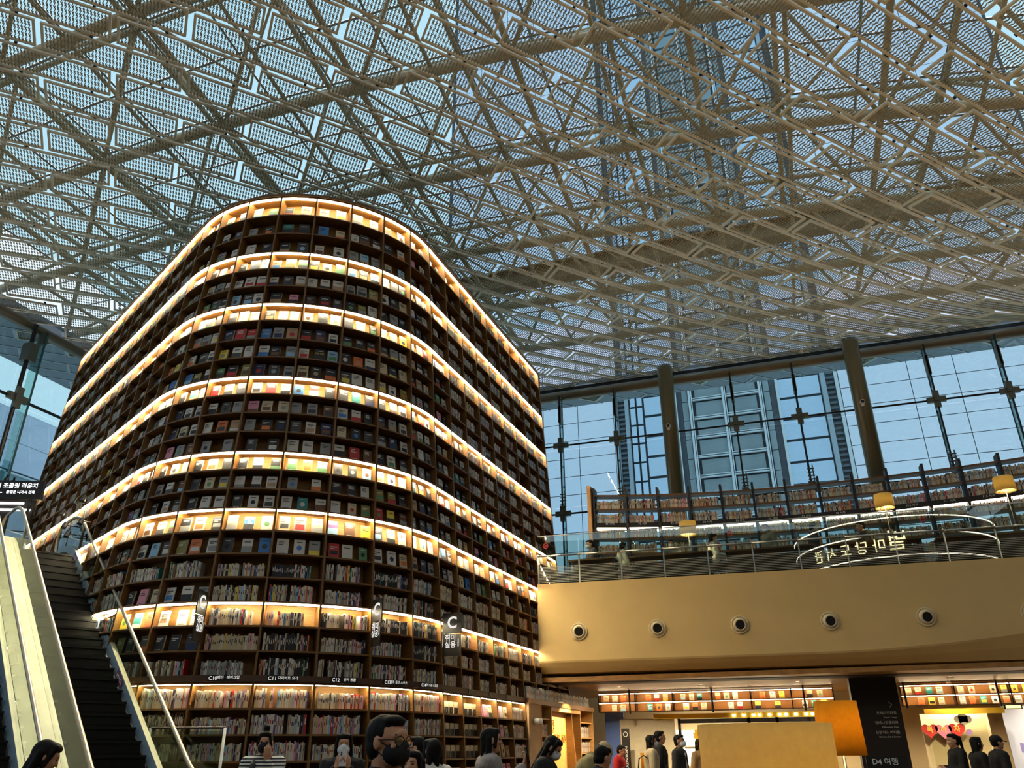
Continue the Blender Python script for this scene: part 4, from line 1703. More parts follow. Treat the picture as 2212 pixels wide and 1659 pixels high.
letters('INFORMATION', .085, (-4.35, YS0 - .218, 1.25), (0, 0, -1), (1, 0, 0), INK_W, iv, .003)
MB().lathe([(.05, 0), (.06, 0), (.06, .004), (.05, .004)], (-4.35, YS0 - .215, 1.82), 18, axis=(0, -1, 0)).build('emblem_ring', INK_W, iv)
MB().tube((-4.35, YS0 - .2, 0), (-4.35, YS0 - .2, .75), .02, n=8).build('pole', DARK, iv)
# ceiling downlights under the balcony (the shop's own lamps)
for k, (x, y) in enumerate(((-4.2, 20.6), (-2.2, 20.6), (0, 20.6), (3.2, 20.6), (5.4, 20.6), (-2.6, 23.4), (.2, 23.4), (3.4, 22.3), (5.6, 22.3))):
    o = empty('downlight', (x, y, 2.86), 0, '%s recessed ceiling downlight in the shop front ceiling' % ORD[k + 1], 'light', 'shop downlights')
    MB().lathe([(.0, 0), (.05, 0)], (0, 0, -.002), 16).build('lens', emis('downlight_lens', (1, .86, .6), 10.0), o)
    MB().lathe([(.05, 0), (.07, 0), (.07, -.012), (.05, -.006)], (0, 0, 0), 16).build('trim_ring', WHITE, o)
    L = bpy.data.lights.new('downlight_lamp', 'SPOT')
    L.energy = 300
    L.color = (1, .8, .5)
    L.spot_size = radians(155)
    L.spot_blend = .7
    L.shadow_soft_size = .05
    lo = bpy.data.objects.new('downlight_lamp', L)
    COL.objects.link(lo)
    lo.parent = o
    lo.location = (0, 0, -.03)
# ================================================================== escalators along the tower's left side
EP = Vector((-13.522, 11.315, 0))
EE = Vector((-.876, .482, 0))
EN = Vector((.482, .876, 0))
ET = tan(radians(31.6))


def esz(s):
    if s <= -.4:
        return 5.05
    if s < .6:
        return 5.05 - ET * (s + .4) ** 2 / 2
    return max(.02, 5.05 - ET * (s - .1))


def ep(s, w, h=0.0):
    v = EP - EE * s + EN * w
    return Vector((v.x, v.y, esz(s) + h))


ES = [-2.2, -1.2, -.8, -.4, -.2, 0, .2, .4, .6, 1.2, 2.2, 3.4, 4.6, 5.8, 7.0, 8.2, 8.62, 9.6]
MARB = mat('cream_cladding', (232, 222, 190), .3, noise=(2.5, .12))
SKIRT = mat('sky_tinted_steel', (158, 180, 200), .3, metal=.15)  # blue sky reflection put into the steel's colour
RUBB = mat('black_rubber', (18, 18, 18), .6)
HANDR = mat('champagne_rail', (206, 188, 164), .3, metal=.6)
STEP = mat('step_metal', (24, 25, 23), .45, metal=.4, noise=(30, .15))
STEPE = mat('step_edge', (50, 50, 46), .5)
EGL = glass('escalator_glass', (222, 234, 222), .06)


def loft(name, sec, m, parent, smooth=False, ss=ES):
    b = MB()
    n = len(sec)
    v = [ep(s, w, h) for s in ss for w, h in sec]
    f = [(i * n + k, i * n + k + 1, (i + 1) * n + k + 1, (i + 1) * n + k) for i in range(len(ss) - 1) for k in range(n - 1)]
    b.add(v, f)
    return b.build(name, m, parent, smooth)


def escalator(w0, w1, lab):
    o = wthing('escalator', ep(8.6, (w0 + w1) / 2), lab, 'escalator', 'escalators beside the book tower')
    rise = .165
    run = rise / ET
    k = 0
    s = .35
    while s < 8.5:
        z = esz(s)
        a = EP - EE * s + EN * w0
        b = MB()
        dv, wv = -EE * (run + .02), EN * (w1 - w0)
        # tread slab and ribbed riser below it
        b.obox(Vector((a.x, a.y, z - .03)), dv, wv, (0, 0, .03))
        nr = 7
        for q in range(nr):
            d = -EE * (run - .004 + .02 * sin(pi * q / nr))
            p = Vector((a.x, a.y, z - .03 - (rise - .03) * (q + 1) / nr)) + d
            b.obox(p, EE * .012, wv, (0, 0, (rise - .03) / nr))
        b.obox(Vector((a.x, a.y, z - .006)) - EE * run, -EE * .012, wv, (0, 0, .008), 1)
        b.build('step', [STEP, STEPE], o)
        s += run
        k += 1
    loft('truss_pan', [(w0 - .03, -.22), (w1 + .03, -.22)], RUBB, o)
    for sg, we in ((-1, w0), (1, w1)):
        q = lambda d: we + sg * d
        loft('skirt', [(q(.005), -.2), (q(.005), .05), (q(.025), .055)], RUBB, o)
        loft('inner_deck', [(q(.025), .055), (q(.06), .19)], SKIRT, o)
        loft('deck_cladding', [(q(.06), .19), (q(.13), .185), (q(.135), .16), (q(.137), -.55)], MARB, o)
        gw = q(.095)
        # glass panels with joints
        ss = [-1.0, -.4, 0, .4, 1.0, 2.4, 3.8, 5.2, 6.6, 8.0, 8.6]
        for a_, b_ in zip(ss[:-1], ss[1:]):
            fine = [a_ + (b_ - a_) * t / 3 for t in range(4)]
            bb = MB()
            for x0, x1 in zip(fine[:-1], fine[1:]):
                bb.add([ep(x0, gw, .18), ep(x1, gw, .18), ep(x1, gw, .75), ep(x0, gw, .75)], [(0, 1, 2, 3)])
            bb.build('glass_panel', EGL, o)
        # rounded glass end and handrail loop at the top landing
        fan = [ep(-1.0, gw, .18)] + [ep(-1.0 - .28 * cos(t), gw, .465 + .285 * sin(t)) for t in [pi / 2 - pi * k / 10 for k in range(11)]]
        MB().add(fan, [tuple(range(len(fan)))]).build('glass_end', EGL, o)
        path = [ep(s_, gw, .765) for s_ in (8.6, 7.4, 6, 4.5, 3, 2, 1.2, .8, .6, .4, .2, 0, -.2, -.4, -.7, -1.0)]
        path += [ep(-1.0 - .29 * cos(t), gw, .465 + .30 * sin(t)) for t in [pi / 2 - pi * k / 10 for k in range(1, 11)]]
        MB().sweep(path, .026, 10).build('handrail', HANDR, o, smooth=True)
        MB().sweep([p_ - Vector((0, 0, .03)) for p_ in path[:16]], .012, 6).build('rail_gasket', RUBB, o)
    return o


e1 = escalator(-.32, .55, 'dark-stepped escalator rising beside the book tower')
e2 = escalator(-1.82, -.95, 'second escalator partly cut off at the left picture edge')
loft('shared_deck', [(-.815, .19), (-.455, .19)], MARB, e1)
# warning decals on the inner decks
for s_, w_, m_, L_ in ((.55, .605, 'violet', .26), (4.4, .605, 'violet', .34), (1.3, .605, 'amber', .14), (7.9, .605, 'amber', .14), (4.0, -.995, 'violet', .34)):
    sgn = 1
    mm = mat('decal_violet', (140, 70, 110), .5) if m_ == 'violet' else mat('decal_amber', (206, 180, 80), .5)
    b = MB().add([ep(s_, w_ - .028 * 1, .075), ep(s_ + L_, w_ - .028, .075), ep(s_ + L_, w_ - .002, .172), ep(s_, w_ - .002, .172)], [(0, 1, 2, 3)])
    b.v = [tuple(Vector(v) - EN * .004) for v in b.v]
    d_ = b.build('warning_decal', mm, e1 if w_ > 0 else e2)
    b = MB()
    for q in range(5):
        t0, t1 = s_ + L_ * (.1 + .16 * q), s_ + L_ * (.2 + .16 * q)
        b.add([tuple(v - EN * .006) for v in (ep(t0, w_ - .022, .10), ep(t1, w_ - .022, .10), ep(t1, w_ - .009, .15), ep(t0, w_ - .009, .15))], [(0, 1, 2, 3)])
    b.build('decal_print', INK_W, d_)
# landing at the top
ld = wthing('landing', ep(-3, 0), kind='structure')
b = MB()
a = [ep(-.45, -2.1, 0), ep(-.45, .78, 0), ep(-7.5, .78, 0), ep(-7.5, -5.0, 0)]
b.hexa([v - Vector((0, 0, .35)) for v in a] + [v - Vector((0, 0, .004)) for v in a])
b.build('landing_slab', mat('landing_stone', (120, 112, 100), .4), ld)
MB().hexa([v - Vector((0, 0, .004)) for v in (ep(-.45, -.32), ep(-.45, .55), ep(.35, .55), ep(.35, -.32))][:4] + [v for v in (ep(-.45, -.32), ep(-.45, .55), ep(.35, .55), ep(.35, -.32))]).build('comb_plate', STEP, ld)

# hanging sign over the landing
hs = wthing('hanging_sign', (-15.4, 12.1, 6.6), 'black hanging display sign with white hangul above the escalators', 'sign')
A, B_ = Vector((-16.05, 11.75, 6.62)), Vector((-14.86, 12.27, 6.48))
ux = (B_ - A).normalized()
uxh = Vector((ux.x, ux.y, 0)).normalized()
nrm = Vector((uxh.y, -uxh.x, 0))
MB().obox(A - Vector((0, 0, .2)) - nrm * -.0, uxh * 1.32, -nrm * .1, (0, 0, .40)).build('housing', BLACK, hs)
WLED = emis('sign_white', (.9, .93, 1.0), 3.0)
letters('프랑이셔 초콜릿 라운지', .125, A + uxh * .60 + nrm * .006 + Vector((0, 0, .08)), uxh, (0, 0, 1), WLED, hs, .003)
letters('출입문 나가서 왼쪽', .075, A + uxh * .88 + nrm * .006 - Vector((0, 0, .06)), uxh, (0, 0, 1), WLED, hs, .003)
b = MB()
b.tube(A + uxh * .1 + nrm * .008 - Vector((0, 0, .07)), A + uxh * .5 + nrm * .008 - Vector((0, 0, .07)), .008, n=6)
b.build('arrow', WLED, hs)
for t in (.2, 1.1):
    MB().tube(A + uxh * t - nrm * .05 - Vector((0, 0, 1.56)), A + uxh * t - nrm * .05 - Vector((0, 0, .2)), .03, n=8).build('post', DARK, hs)
# lit shop fascia beyond the landing
lf = wthing('light_fascia', (-17.3, 13.6, 5.05), 'bright white lit fascia below the hanging sign', 'light')
MB().obox((-17.75, 13.45, 6.6), uxh * .95, -nrm * .1, (0, 0, .5)).build('panel', DKF, lf)
for q, (t, z) in enumerate(((.02, 6.92), (.2, 6.76))):
    MB().obox(Vector((-17.75, 13.45, z)) + uxh * t + nrm * .03, uxh * .7, -nrm * .02, (0, 0, .05)).build('light_bar', emis('fascia_white', (1, .97, .92), 6.0), lf)
MB().obox((-17.75, 13.45, 5.05), uxh * .95, -nrm * .1, (0, 0, 1.55)).build('counter', DKF, lf)

# ---- glass barrier beside the escalator foot
br = wthing('glass_barrier', (-7.8, 9.5, 0), 'glass barrier with slim steel post before the low shelves', 'barrier')
A, B_ = Vector((-8.30, 9.36, 0)), Vector((-7.38, 9.72, 0))
ux = (B_ - A).normalized()
MB().tube(B_, B_ + Vector((0, 0, 1.76)), .02, n=10).build('post', WHITE, br, smooth=True)
MB().tube(A, A + Vector((0, 0, 1.76)), .02, n=10).build('post', STEEL, br, smooth=True)
MB().tube(A + Vector((0, 0, 1.76)), B_ + Vector((0, 0, 1.76)), .014, n=8).build('top_rail', DARK, br)
MB().obox(A + Vector((0, 0, .1)), B_ - A, Vector((ux.y, -ux.x, 0)) * .012, (0, 0, 1.62)).build('glass_pane', RAILG, br)

# ================================================================== lamps near the camera
SH1 = shade_mat('amber_shade', (255, 226, 166), 1.0, .6)
SH2 = shade_mat('orange_shade', (255, 200, 84), 1.0, .65)
table_lamp((-.17, 3.95, 0), .285, .5, 1.05, 'large amber drum lamp shade cut by the lower frame edge', 80, SH1, (1, .74, .4), 'drum lamps near the camera')
table_lamp((.27, 7.6, 0), .185, .41, 1.40, 'tall orange drum lamp glowing yellow beside the dark pier', 170, SH2, (1, .78, .34), 'drum lamps near the camera', rt=.17)
# small lamps on the far reading counter
for k, (x, y) in enumerate(((-3.95, 17.0), (-3.1, 18.0))):
    table_lamp((x, y, 0), .2, .3, 1.1, ('small yellow drum lamp by the black information banner' if k == 0 else 'small yellow drum lamp left of the walking couple'), 10, SH2, (1, .75, .35), 'drum lamps at the far counter')
# added lamps outside the picture, put in for warm light on the balcony front
for k, (x, y) in enumerate(((4.2, 6.5), (8.5, 9.5), (6.5, 2.5), (11.5, 13.5), (9.5, 16))):
    table_lamp((x, y, 0), .3, .5, 1.6, '%s added unseen fill lamp in the hall right of the picture' % ORD[k + 1], 330, SHADE, (1, .74, .4), 'added lamps in the hall')

# ================================================================== the opposite bookcase, seen only as a reflection
op = wthing('opposite_bookcase', (9.8, -8.6, 0), 'round lit bookcase behind the camera mirrored in balcony glass', 'bookcase')
MB().lathe([(5.0, 0), (5.0, 11.9), (0, 11.9)], (9.8, -8.6, 0), 48).build('carcass', WOOD_D, op)
for z in (8.4, 9.9, 11.0, 11.8):
    MB().lathe([(5.0, z), (5.03, z), (5.03, z + .05), (5.0, z + .05)], (9.8, -8.6, 0), 64).build('light_strip', LED_F, op)
SGL = emis('sign_gold', (1.0, .85, .45), 12.0)
for q, (s_, sz) in enumerate((('별', 1.05), ('마', .7), ('당', .7), ('도', .7), ('서', .7), ('관', .7))):
    a_ = radians(102 + 9.5 * q)
    c_ = Vector((9.8 + 5.05 * cos(a_), -8.6 + 5.05 * sin(a_), 10.45 + (.15 if q == 0 else 0)))
    tg_ = Vector((sin(a_), -cos(a_), 0))
    letters(s_, sz, c_, -tg_, (0, 0, 1), SGL, op, .03)
# ================================================================== people
SKIN = mat('skin', (206, 152, 118), .55, noise=(20, .05))
HAIR = mat('black_hair', (15, 12, 11), .65, spec=.2, noise=(60, .3))
EYE = mat('eye_dark', (20, 14, 12), .3)
LIP = mat('lip', (150, 74, 68), .5)


def cloth(name, col, rough=.85):
    return mat('cloth_' + name, col, rough, noise=(14, .12))


def capsule(b, p, q, r0, r1, n=10):
    p, q = Vector(p), Vector(q)
    d = q - p
    L = d.length
    d = d / L if L > 1e-6 else Vector((0, 0, 1))
    prof = [(0.0005, -r0)] + [(r0 * cos(a), -r0 * sin(-a) if False else r0 * sin(a)) for a in (-1.0, -.5, 0)] + [(r1 * cos(a), L + r1 * sin(a)) for a in (0, .5, 1.0)] + [(.0005, L + r1)]
    b.lathe(prof, p, n, axis=d)
    k = len(b.v) - n * len(prof)
    b.f.append(tuple(range(k, k + n)))
    b.f.append(tuple(range(len(b.v) - 1, len(b.v) - 1 - n, -1)))
    b.m += [0, 0]


def ellipsoid(b, c, r, n=14, M=None):
    v, f = [], []
    m = 8
    for i in range(m + 1):
        a = -pi / 2 + pi * i / m
        for k in range(n):
            t = 2 * pi * k / n
            p = Vector((max(.02, cos(a)) * cos(t) * r[0], max(.02, cos(a)) * sin(t) * r[1], sin(a) * r[2])) + Vector(c)
            v.append(M @ p if M else p)
    for i in range(m):
        f += [(i * n + k, i * n + (k + 1) % n, (i + 1) * n + (k + 1) % n, (i + 1) * n + k) for k in range(n)]
    f += [tuple(range(n - 1, -1, -1)), tuple(range(m * n, m * n + n))]
    b.add(v, f)


def remesh(b, voxel, smooth_it=3):
    """fuse overlapping volumes into one continuous skin"""
    me = bpy.data.meshes.new('tmp')
    me.from_pydata(b.v, [], b.f)
    bm = bmesh.new()
    bm.from_mesh(me)
    bmesh.ops.recalc_face_normals(bm, faces=bm.faces)
    bm.to_mesh(me)
    bm.free()
    o = bpy.data.objects.new('tmp', me)
    md = o.modifiers.new('r', 'REMESH')
    md.mode = 'VOXEL'
    md.voxel_size = voxel
    md.use_smooth_shade = True
    if smooth_it:
        sm = o.modifiers.new('s', 'SMOOTH')
        sm.iterations = smooth_it
        sm.factor = .5
    out = evaluated(o)
    bpy.data.meshes.remove(me)
    return out


def hand(b, wrist, d, palm_n, curl=.6):
    """palm and five fingers leaving the wrist along d; palm_n is where the palm looks"""
    d, pn = Vector(d).normalized(), Vector(palm_n).normalized()
    side = d.cross(pn).normalized()
    pn = side.cross(d).normalized()
    w = Vector(wrist)
    for t in (-.022, -.008, .008, .022):
        capsule(b, w + side * t * .7, w + d * .075 + side * t * 1.25, .014, .012, 7)
    for k, (t, L) in enumerate(((-.03, .062), (-.010, .072), (.010, .068), (.03, .052))):
        p = w + d * .08 + side * t
        q = p + (d * cos(curl * .6) + pn * sin(curl * .6)) * L * .55
        r = q + (d * cos(curl * 1.7) + pn * sin(curl * 1.7)) * L * .5
        capsule(b, p, q, .0095, .0088, 7)
        capsule(b, q, r, .0088, .0075, 7)
    p = w + d * .02 - side * .025
    q = p + (d * .6 - side * .7 + pn * .35).normalized() * .04
    r = q + (d * .85 - side * .15 + pn * .5).normalized() * .035
    capsule(b, p, q, .012, .0105, 7)
    capsule(b, q, r, .0105, .0085, 7)


def person(loc, face, height, lab, hair='short', top=('black', (24, 24, 26)), legs=('dark', (34, 34, 38)), pose='stand', arms='down', nod=0.0, turn=0.0,
           mask=None, lean=0.0, fine=False, glasses=False, group=None, sleeves=True, hairm=None, stripes=False, base_z=0.0, skirt=False):
    """one figure; face is the direction (dx, dy) it looks in"""
    s = height / 1.68
    rz = atan2(-face[0], face[1])
    o = empty('person', loc, rz, lab, 'person', group)
    sit = pose == 'sit'
    seat = .46
    ph = seat / s + .07 if sit else .92
    P = lambda x, y, z: Vector((x * s, y * s, z * s))
    pel = Vector((0, 0, ph))
    Lm = Matrix.Translation(pel) @ Matrix.Rotation(-lean, 4, 'X') @ Matrix.Translation(-pel)
    U = lambda x, y, z: (Lm @ Vector((x, y, z + ph - .92))) * s       # upper body point
    neck = Vector((0, 0.0, 1.43))
    Hm = Matrix.Translation(neck) @ Matrix.Rotation(-nod, 4, 'X') @ Matrix.Rotation(turn, 4, 'Z') @ Matrix.Translation(-neck)
    HH = lambda x, y, z: U(*(Hm @ Vector((x, .025 + y, 1.565 + z))))
    HM = Matrix.Translation(Vector((0, 0, (ph - .92)))) if False else None
    # frame for head ellipsoids
    c0 = HH(0, 0, 0)
    ex, ey, ez = (HH(1, 0, 0) - c0), (HH(0, 1, 0) - c0), (HH(0, 0, 1) - c0)
    HF = Matrix(((ex.x, ey.x, ez.x, c0.x), (ex.y, ey.y, ez.y, c0.y), (ex.z, ey.z, ez.z, c0.z), (0, 0, 0, 1)))
    tor = [(U(0, 0, .95), U(0, .0, 1.08), .135, .125, 1), (U(0, 0, 1.08), U(0, .0, 1.28), .125, .135, 1), (U(-.10, 0, 1.34), U(.10, 0, 1.34), .095, .095, 1), (U(-.07, 0, 1.0), U(.07, 0, 1.0), .12, .12, 1)]
    sh = [U(-.17, 0, 1.37), U(.17, 0, 1.37)]
    hips = [P(-.085, 0, ph), P(.085, 0, ph)]
    if sit:
        kn = [P(-.1, .42, seat / s + .06), P(.1, .42, seat / s + .06)]
        an = [P(-.1, .40, .08), P(.1, .40, .08)]
    elif pose == 'walk':
        kn = [P(-.09, .16, .5), P(.09, -.04, .5)]
        an = [P(-.09, .22, .09), P(.09, -.30, .12)]
    else:
        kn = [P(-.095, .01, .5), P(.095, .01, .5)]
        an = [P(-.1, -.02, .08), P(.1, -.02, .08)]
    A = {'down': ((-.23, -.02, 1.10), (-.24, .06, .86), (.23, -.02, 1.10), (.24, .06, .86)),
         'phone': ((-.20, .08, 1.12), (-.06, .30, 1.36), (.20, .08, 1.12), (.06, .30, 1.36)),
         'hold': ((-.21, .04, 1.11), (-.08, .28, 1.12), (.21, .04, 1.11), (.08, .28, 1.14)),
         'one': ((-.22, -.02, 1.10), (-.22, .1, .88), (.21, .10, 1.14), (.10, .33, 1.34)),
         'cheek': ((-.17, .14, 1.16), (-.055, .165, 1.39), (.22, .04, 1.10), (.02, .22, 1.06)),
         'desk': ((-.22, .10, 1.10), (-.10, .36, 1.08), (.22, .10, 1.10), (.12, .36, 1.08))}[arms]
    el = [U(*A[0]), U(*A[2])]
    wr = [U(*A[1]), U(*A[3])]
    v0 = .012 if fine else .015
    b = MB()
    for p, q, r0, r1, _ in tor:
        capsule(b, p, q, r0 * s, r1 * s)
    capsule(b, U(0, -.005, 1.36), HH(0, -.02, -.05), .058 * s, .052 * s)
    for k in (0, 1):
        capsule(b, sh[k], el[k], .048 * s, .038 * s)
        capsule(b, el[k], wr[k], .038 * s, .026 * s)
        capsule(b, hips[k], kn[k], .085 * s, .055 * s)
        capsule(b, kn[k], an[k], .055 * s, .036 * s)
        capsule(b, an[k] + Vector((0, -.03, -.035)) * s, an[k] + Vector((0, .16, -.05)) * s, .035 * s, .028 * s)
    if not fine:
        head_parts = b
    else:
        head_parts = MB()
        capsule(head_parts, U(0, -.005, 1.38), HH(0, -.02, -.05), .057 * s, .052 * s)
    hb = head_parts
    ellipsoid(hb, (0, -.01, .02), (.073, .093, .098), M=HF)
    ellipsoid(hb, (0, .022, -.045), (.060, .068, .075), M=HF)
    ellipsoid(hb, (0, .060, -.085), (.030, .028, .026), M=HF)
    ellipsoid(hb, (0, .082, .03), (.045, .012, .028), M=HF)
    for sx in (-1, 1):
        ellipsoid(hb, (sx * .074, -.008, -.005), (.012, .020, .032), 8, M=HF)
        ellipsoid(hb, (sx * .04, .070, -.022), (.022, .018, .018), 8, M=HF)
    capsule(hb, HF @ Vector((0, .088, .012)), HF @ Vector((0, .108, -.028)), .009 * s, .014 * s, 8)
    body = remesh(b, v0, 2)
    parts = [body]
    if fine:
        parts.append(remesh(hb, .0055, 2))
    hb2 = MB()
    for k in (0, 1):
        dd = (wr[k] - el[k]).normalized()
        if arms in ('phone', 'one') and (arms == 'phone' or k == 1):
            dd = (dd + ez.normalized() * .8).normalized()
            pn = -ey + ex * (.9 if k == 0 else -.9)
        elif arms == 'cheek' and k == 0:
            dd = (ez.normalized() * .9 + ey.normalized() * .15).normalized()
            pn = -ey + ex * .3
        else:
            pn = ex * (1 if k == 0 else -1) - Vector((0, 0, .3))
        hand(hb2, wr[k], dd, pn, .35 if arms == 'cheek' else .8)
    parts.append(remesh(hb2, .0055, 1))
    bm = bmesh.new()
    for me in parts:
        bm.from_mesh(me)
    me = bpy.data.meshes.new('body')
    bm.to_mesh(me)
    bm.free()
    for q in parts:
        bpy.data.meshes.remove(q)
    me.materials.append(SKIN)
    me.polygons.foreach_set('use_smooth', [True] * len(me.polygons))
    obj('body', me, o)
    # top garment
    b = MB()
    g = .022
    for p, q, r0, r1, _ in tor:
        capsule(b, p, q, (r0 + g) * s, (r1 + g) * s)
    capsule(b, U(0, -.005, 1.36), U(0, -.008, 1.425), .078 * s, .066 * s)
    for k in (0, 1):
        capsule(b, sh[k], el[k], (.052 + g) * s, (.044 + g) * s)
        if sleeves:
            e_ = el[k] + (wr[k] - el[k]) * .88
            capsule(b, el[k], e_, (.042 + g) * s, (.030 + g * .8) * s)
    if sit or skirt:
        pass
    me = remesh(b, v0, 2)
    tm = cloth(*top) if not stripes else stripe_mat()
    me.materials.append(tm)
    me.name = 'top'
    obj('top', me, o)
    # trousers or skirt
    b = MB()
    for k in (0, 1):
        capsule(b, hips[k] + Vector((0, 0, .02)), kn[k], .105 * s, .078 * s)
        e_ = kn[k] + (an[k] - kn[k]) * .9
        capsule(b, kn[k], e_, .078 * s, .062 * s)
    capsule(b, hips[0], hips[1], .11 * s, .11 * s)
    me = remesh(b, .02, 2)
    me.materials.append(cloth(*legs))
    obj('trousers', me, o)
    b = MB()
    for k in (0, 1):
        ellipsoid(b, tuple(an[k] + Vector((0, .06, -.045)) * s), (.045 * s, .12 * s, .035 * s))
    me = remesh(b, .014, 1)
    me.materials.append(BLACK)
    obj('shoes', me, o)
    # hair
    b = MB()
    if hair in ('cap', 'capback'):
        ellipsoid(b, (0, -.02, .0), (.077, .088, .085), M=HF)
    else:
        ellipsoid(b, (0, -.026, .032), (.080, .094, .092), M=HF)
        ellipsoid(b, (0, -.045, -.02), (.074, .066, .072), M=HF)
    if hair == 'short':
        ellipsoid(b, (0, .03, .088), (.062, .056, .030), M=HF)
    if hair in ('long', 'bob', 'part'):
        zb = -.30 if hair == 'long' else -.12
        for sx in (-1, 0, 1):
            capsule(b, HF @ Vector((sx * .062, -.045 if sx else -.075, .02)), HF @ Vector((sx * .075, -.05 if sx else -.085, zb)), .034 * s, .03 * s)
        for sx in (-1, 1):
            capsule(b, HF @ Vector((sx * .06, .035, .085)), HF @ Vector((sx * .083, .015, -.06)), .022 * s, .018 * s)
    if hair in ('long', 'bob', 'part', 'bun', 'pony'):
        ellipsoid(b, (0, .028, .082), (.068, .060, .038), M=HF)
    if hair == 'bun':
        ellipsoid(b, (0, -.02, .15), (.038, .038, .036), M=HF)
        for sx in (-1, 1):
            capsule(b, HF @ Vector((sx * .045, .055, .085)), HF @ Vector((sx * .078, .04, -.03)), .016 * s, .010 * s)
    if hair == 'pony':
        capsule(b, HF @ Vector((0, -.12, .05)), HF @ Vector((0, -.15, -.16)), .035 * s, .02 * s)
    me = remesh(b, .008 if fine else .011, 1)
    me.materials.append(hairm or HAIR)
    obj('hair', me, o)
    if hair == 'cap':
        return o, HF, wr, s, ex, ey, ez
    # face
    if mask:
        b = MB()
        ellipsoid(b, (0, .050, -.048), (.068, .072, .060), M=HF)
        ellipsoid(b, (0, .086, -.024), (.032, .036, .036), M=HF)
        me = remesh(b, .0065, 2)
        me.materials.append(cloth('mask_' + mask, {'black': (18, 18, 20), 'white': (226, 228, 230), 'pale': (196, 200, 206)}[mask]))
        obj('face_mask', me, o)
        b = MB()
        for sx in (-1, 1):
            b.tube(HF @ Vector((sx * .055, .05, -.02)), HF @ Vector((sx * .078, -.012, .012)), .0025 * s, n=5)
            b.tube(HF @ Vector((sx * .052, .04, -.075)), HF @ Vector((sx * .078, -.016, -.028)), .0025 * s, n=5)
        b.build('mask_loop', BLACK if mask == 'black' else WHITE, o)
    else:
        b = MB()
        ellipsoid(b, (0, .084, -.06), (.022, .010, .006), 10, M=HF)
        b.build('mouth', LIP, o, smooth=True)
    for sx in (-1, 1):
        b = MB()
        ellipsoid(b, (sx * .030, .0815, .008), (.014, .008, .0055), 10, M=HF)
        b.build('eye', EYE, o, smooth=True)
        b = MB()
        capsule(b, HF @ Vector((sx * .016, .090, .028)), HF @ Vector((sx * .047, .079, .030)), .0042 * s, .003 * s, 6)
        b.build('eyebrow', HAIR, o, smooth=True)
    if glasses:
        gl = MB()
        for sx in (-1, 1):
            pts = [HF @ Vector((sx * .034 + .028 * cos(t), .104 - abs(sx * .034 + .028 * cos(t)) * .2, .002 + .022 * sin(t))) for t in [2 * pi * k / 16 for k in range(16)]]
            gl.sweep(pts, .0026 * s, 6, closed=True)
            gl.tube(HF @ Vector((sx * .059, .094, .008)), HF @ Vector((sx * .080, -.01, .010)), .003 * s, n=6)
        gl.tube(HF @ Vector((-.010, .106, .004)), HF @ Vector((.010, .106, .004)), .0026 * s, n=6)
        go = gl.build('glasses', BLACK, o, smooth=True)
        b = MB()
        for sx in (-1, 1):
            pts = [HF @ Vector((sx * .034 + .026 * cos(t), .104 - abs(sx * .034 + .026 * cos(t)) * .2, .002 + .020 * sin(t))) for t in [2 * pi * k / 14 for k in range(14)]]
            b.add(pts, [tuple(range(14))])
        b.build('lens', glass('lens_glass', (245, 245, 245), .10), go)
    return o, HF, wr, s, ex, ey, ez


def stripe_mat():
    if 'striped_knit' in MATS:
        return MATS['striped_knit']
    m = mat('striped_knit', (232, 228, 218), .85)
    nt = m.node_tree
    b_ = nt.nodes['Principled BSDF']
    tc = nt.nodes.new('ShaderNodeTexCoord')
    sp_ = nt.nodes.new('ShaderNodeSeparateXYZ')
    mu_ = nt.nodes.new('ShaderNodeMath')
    mu_.operation = 'MULTIPLY'
    mu_.inputs[1].default_value = 30
    fr_ = nt.nodes.new('ShaderNodeMath')
    fr_.operation = 'FRACT'
    gt = nt.nodes.new('ShaderNodeMath')
    gt.operation = 'GREATER_THAN'
    gt.inputs[1].default_value = .58
    mx = nt.nodes.new('ShaderNodeMixRGB')
    mx.inputs[1].default_value = (*lin((236, 232, 222)), 1)
    mx.inputs[2].default_value = (*lin((24, 26, 34)), 1)
    nt.links.new(tc.outputs['Object'], sp_.inputs[0])
    nt.links.new(sp_.outputs['Z'], mu_.inputs[0])
    nt.links.new(mu_.outputs[0], fr_.inputs[0])
    nt.links.new(fr_.outputs[0], gt.inputs[0])
    nt.links.new(gt.outputs[0], mx.inputs[0])
    nt.links.new(mx.outputs[0], b_.inputs['Base Color'])
    return m


def cap_on(P_, col, lab='cap'):
    o, HF, wr, s, ex, ey, ez = P_
    b = MB()
    ellipsoid(b, (0, -.012, .045), (.088, .104, .078), M=HF)
    capsule(b, HF @ Vector((-.04, .085, .03)), HF @ Vector((.04, .085, .03)), .012 * s, .012 * s)
    capsule(b, HF @ Vector((-.045, .12, .022)), HF @ Vector((.045, .12, .022)), .010 * s, .010 * s)
    capsule(b, HF @ Vector((-.03, .155, .014)), HF @ Vector((.03, .155, .014)), .009 * s, .009 * s)
    me = remesh(b, .008, 2)
    me.materials.append(cloth('cap_%d' % col[0], col))
    obj('cap', me, o)


def to_world(o, p):
    return Matrix.Translation(Vector(o.location)) @ Matrix.Rotation(o.rotation_euler.z, 4, 'Z') @ Vector(p)


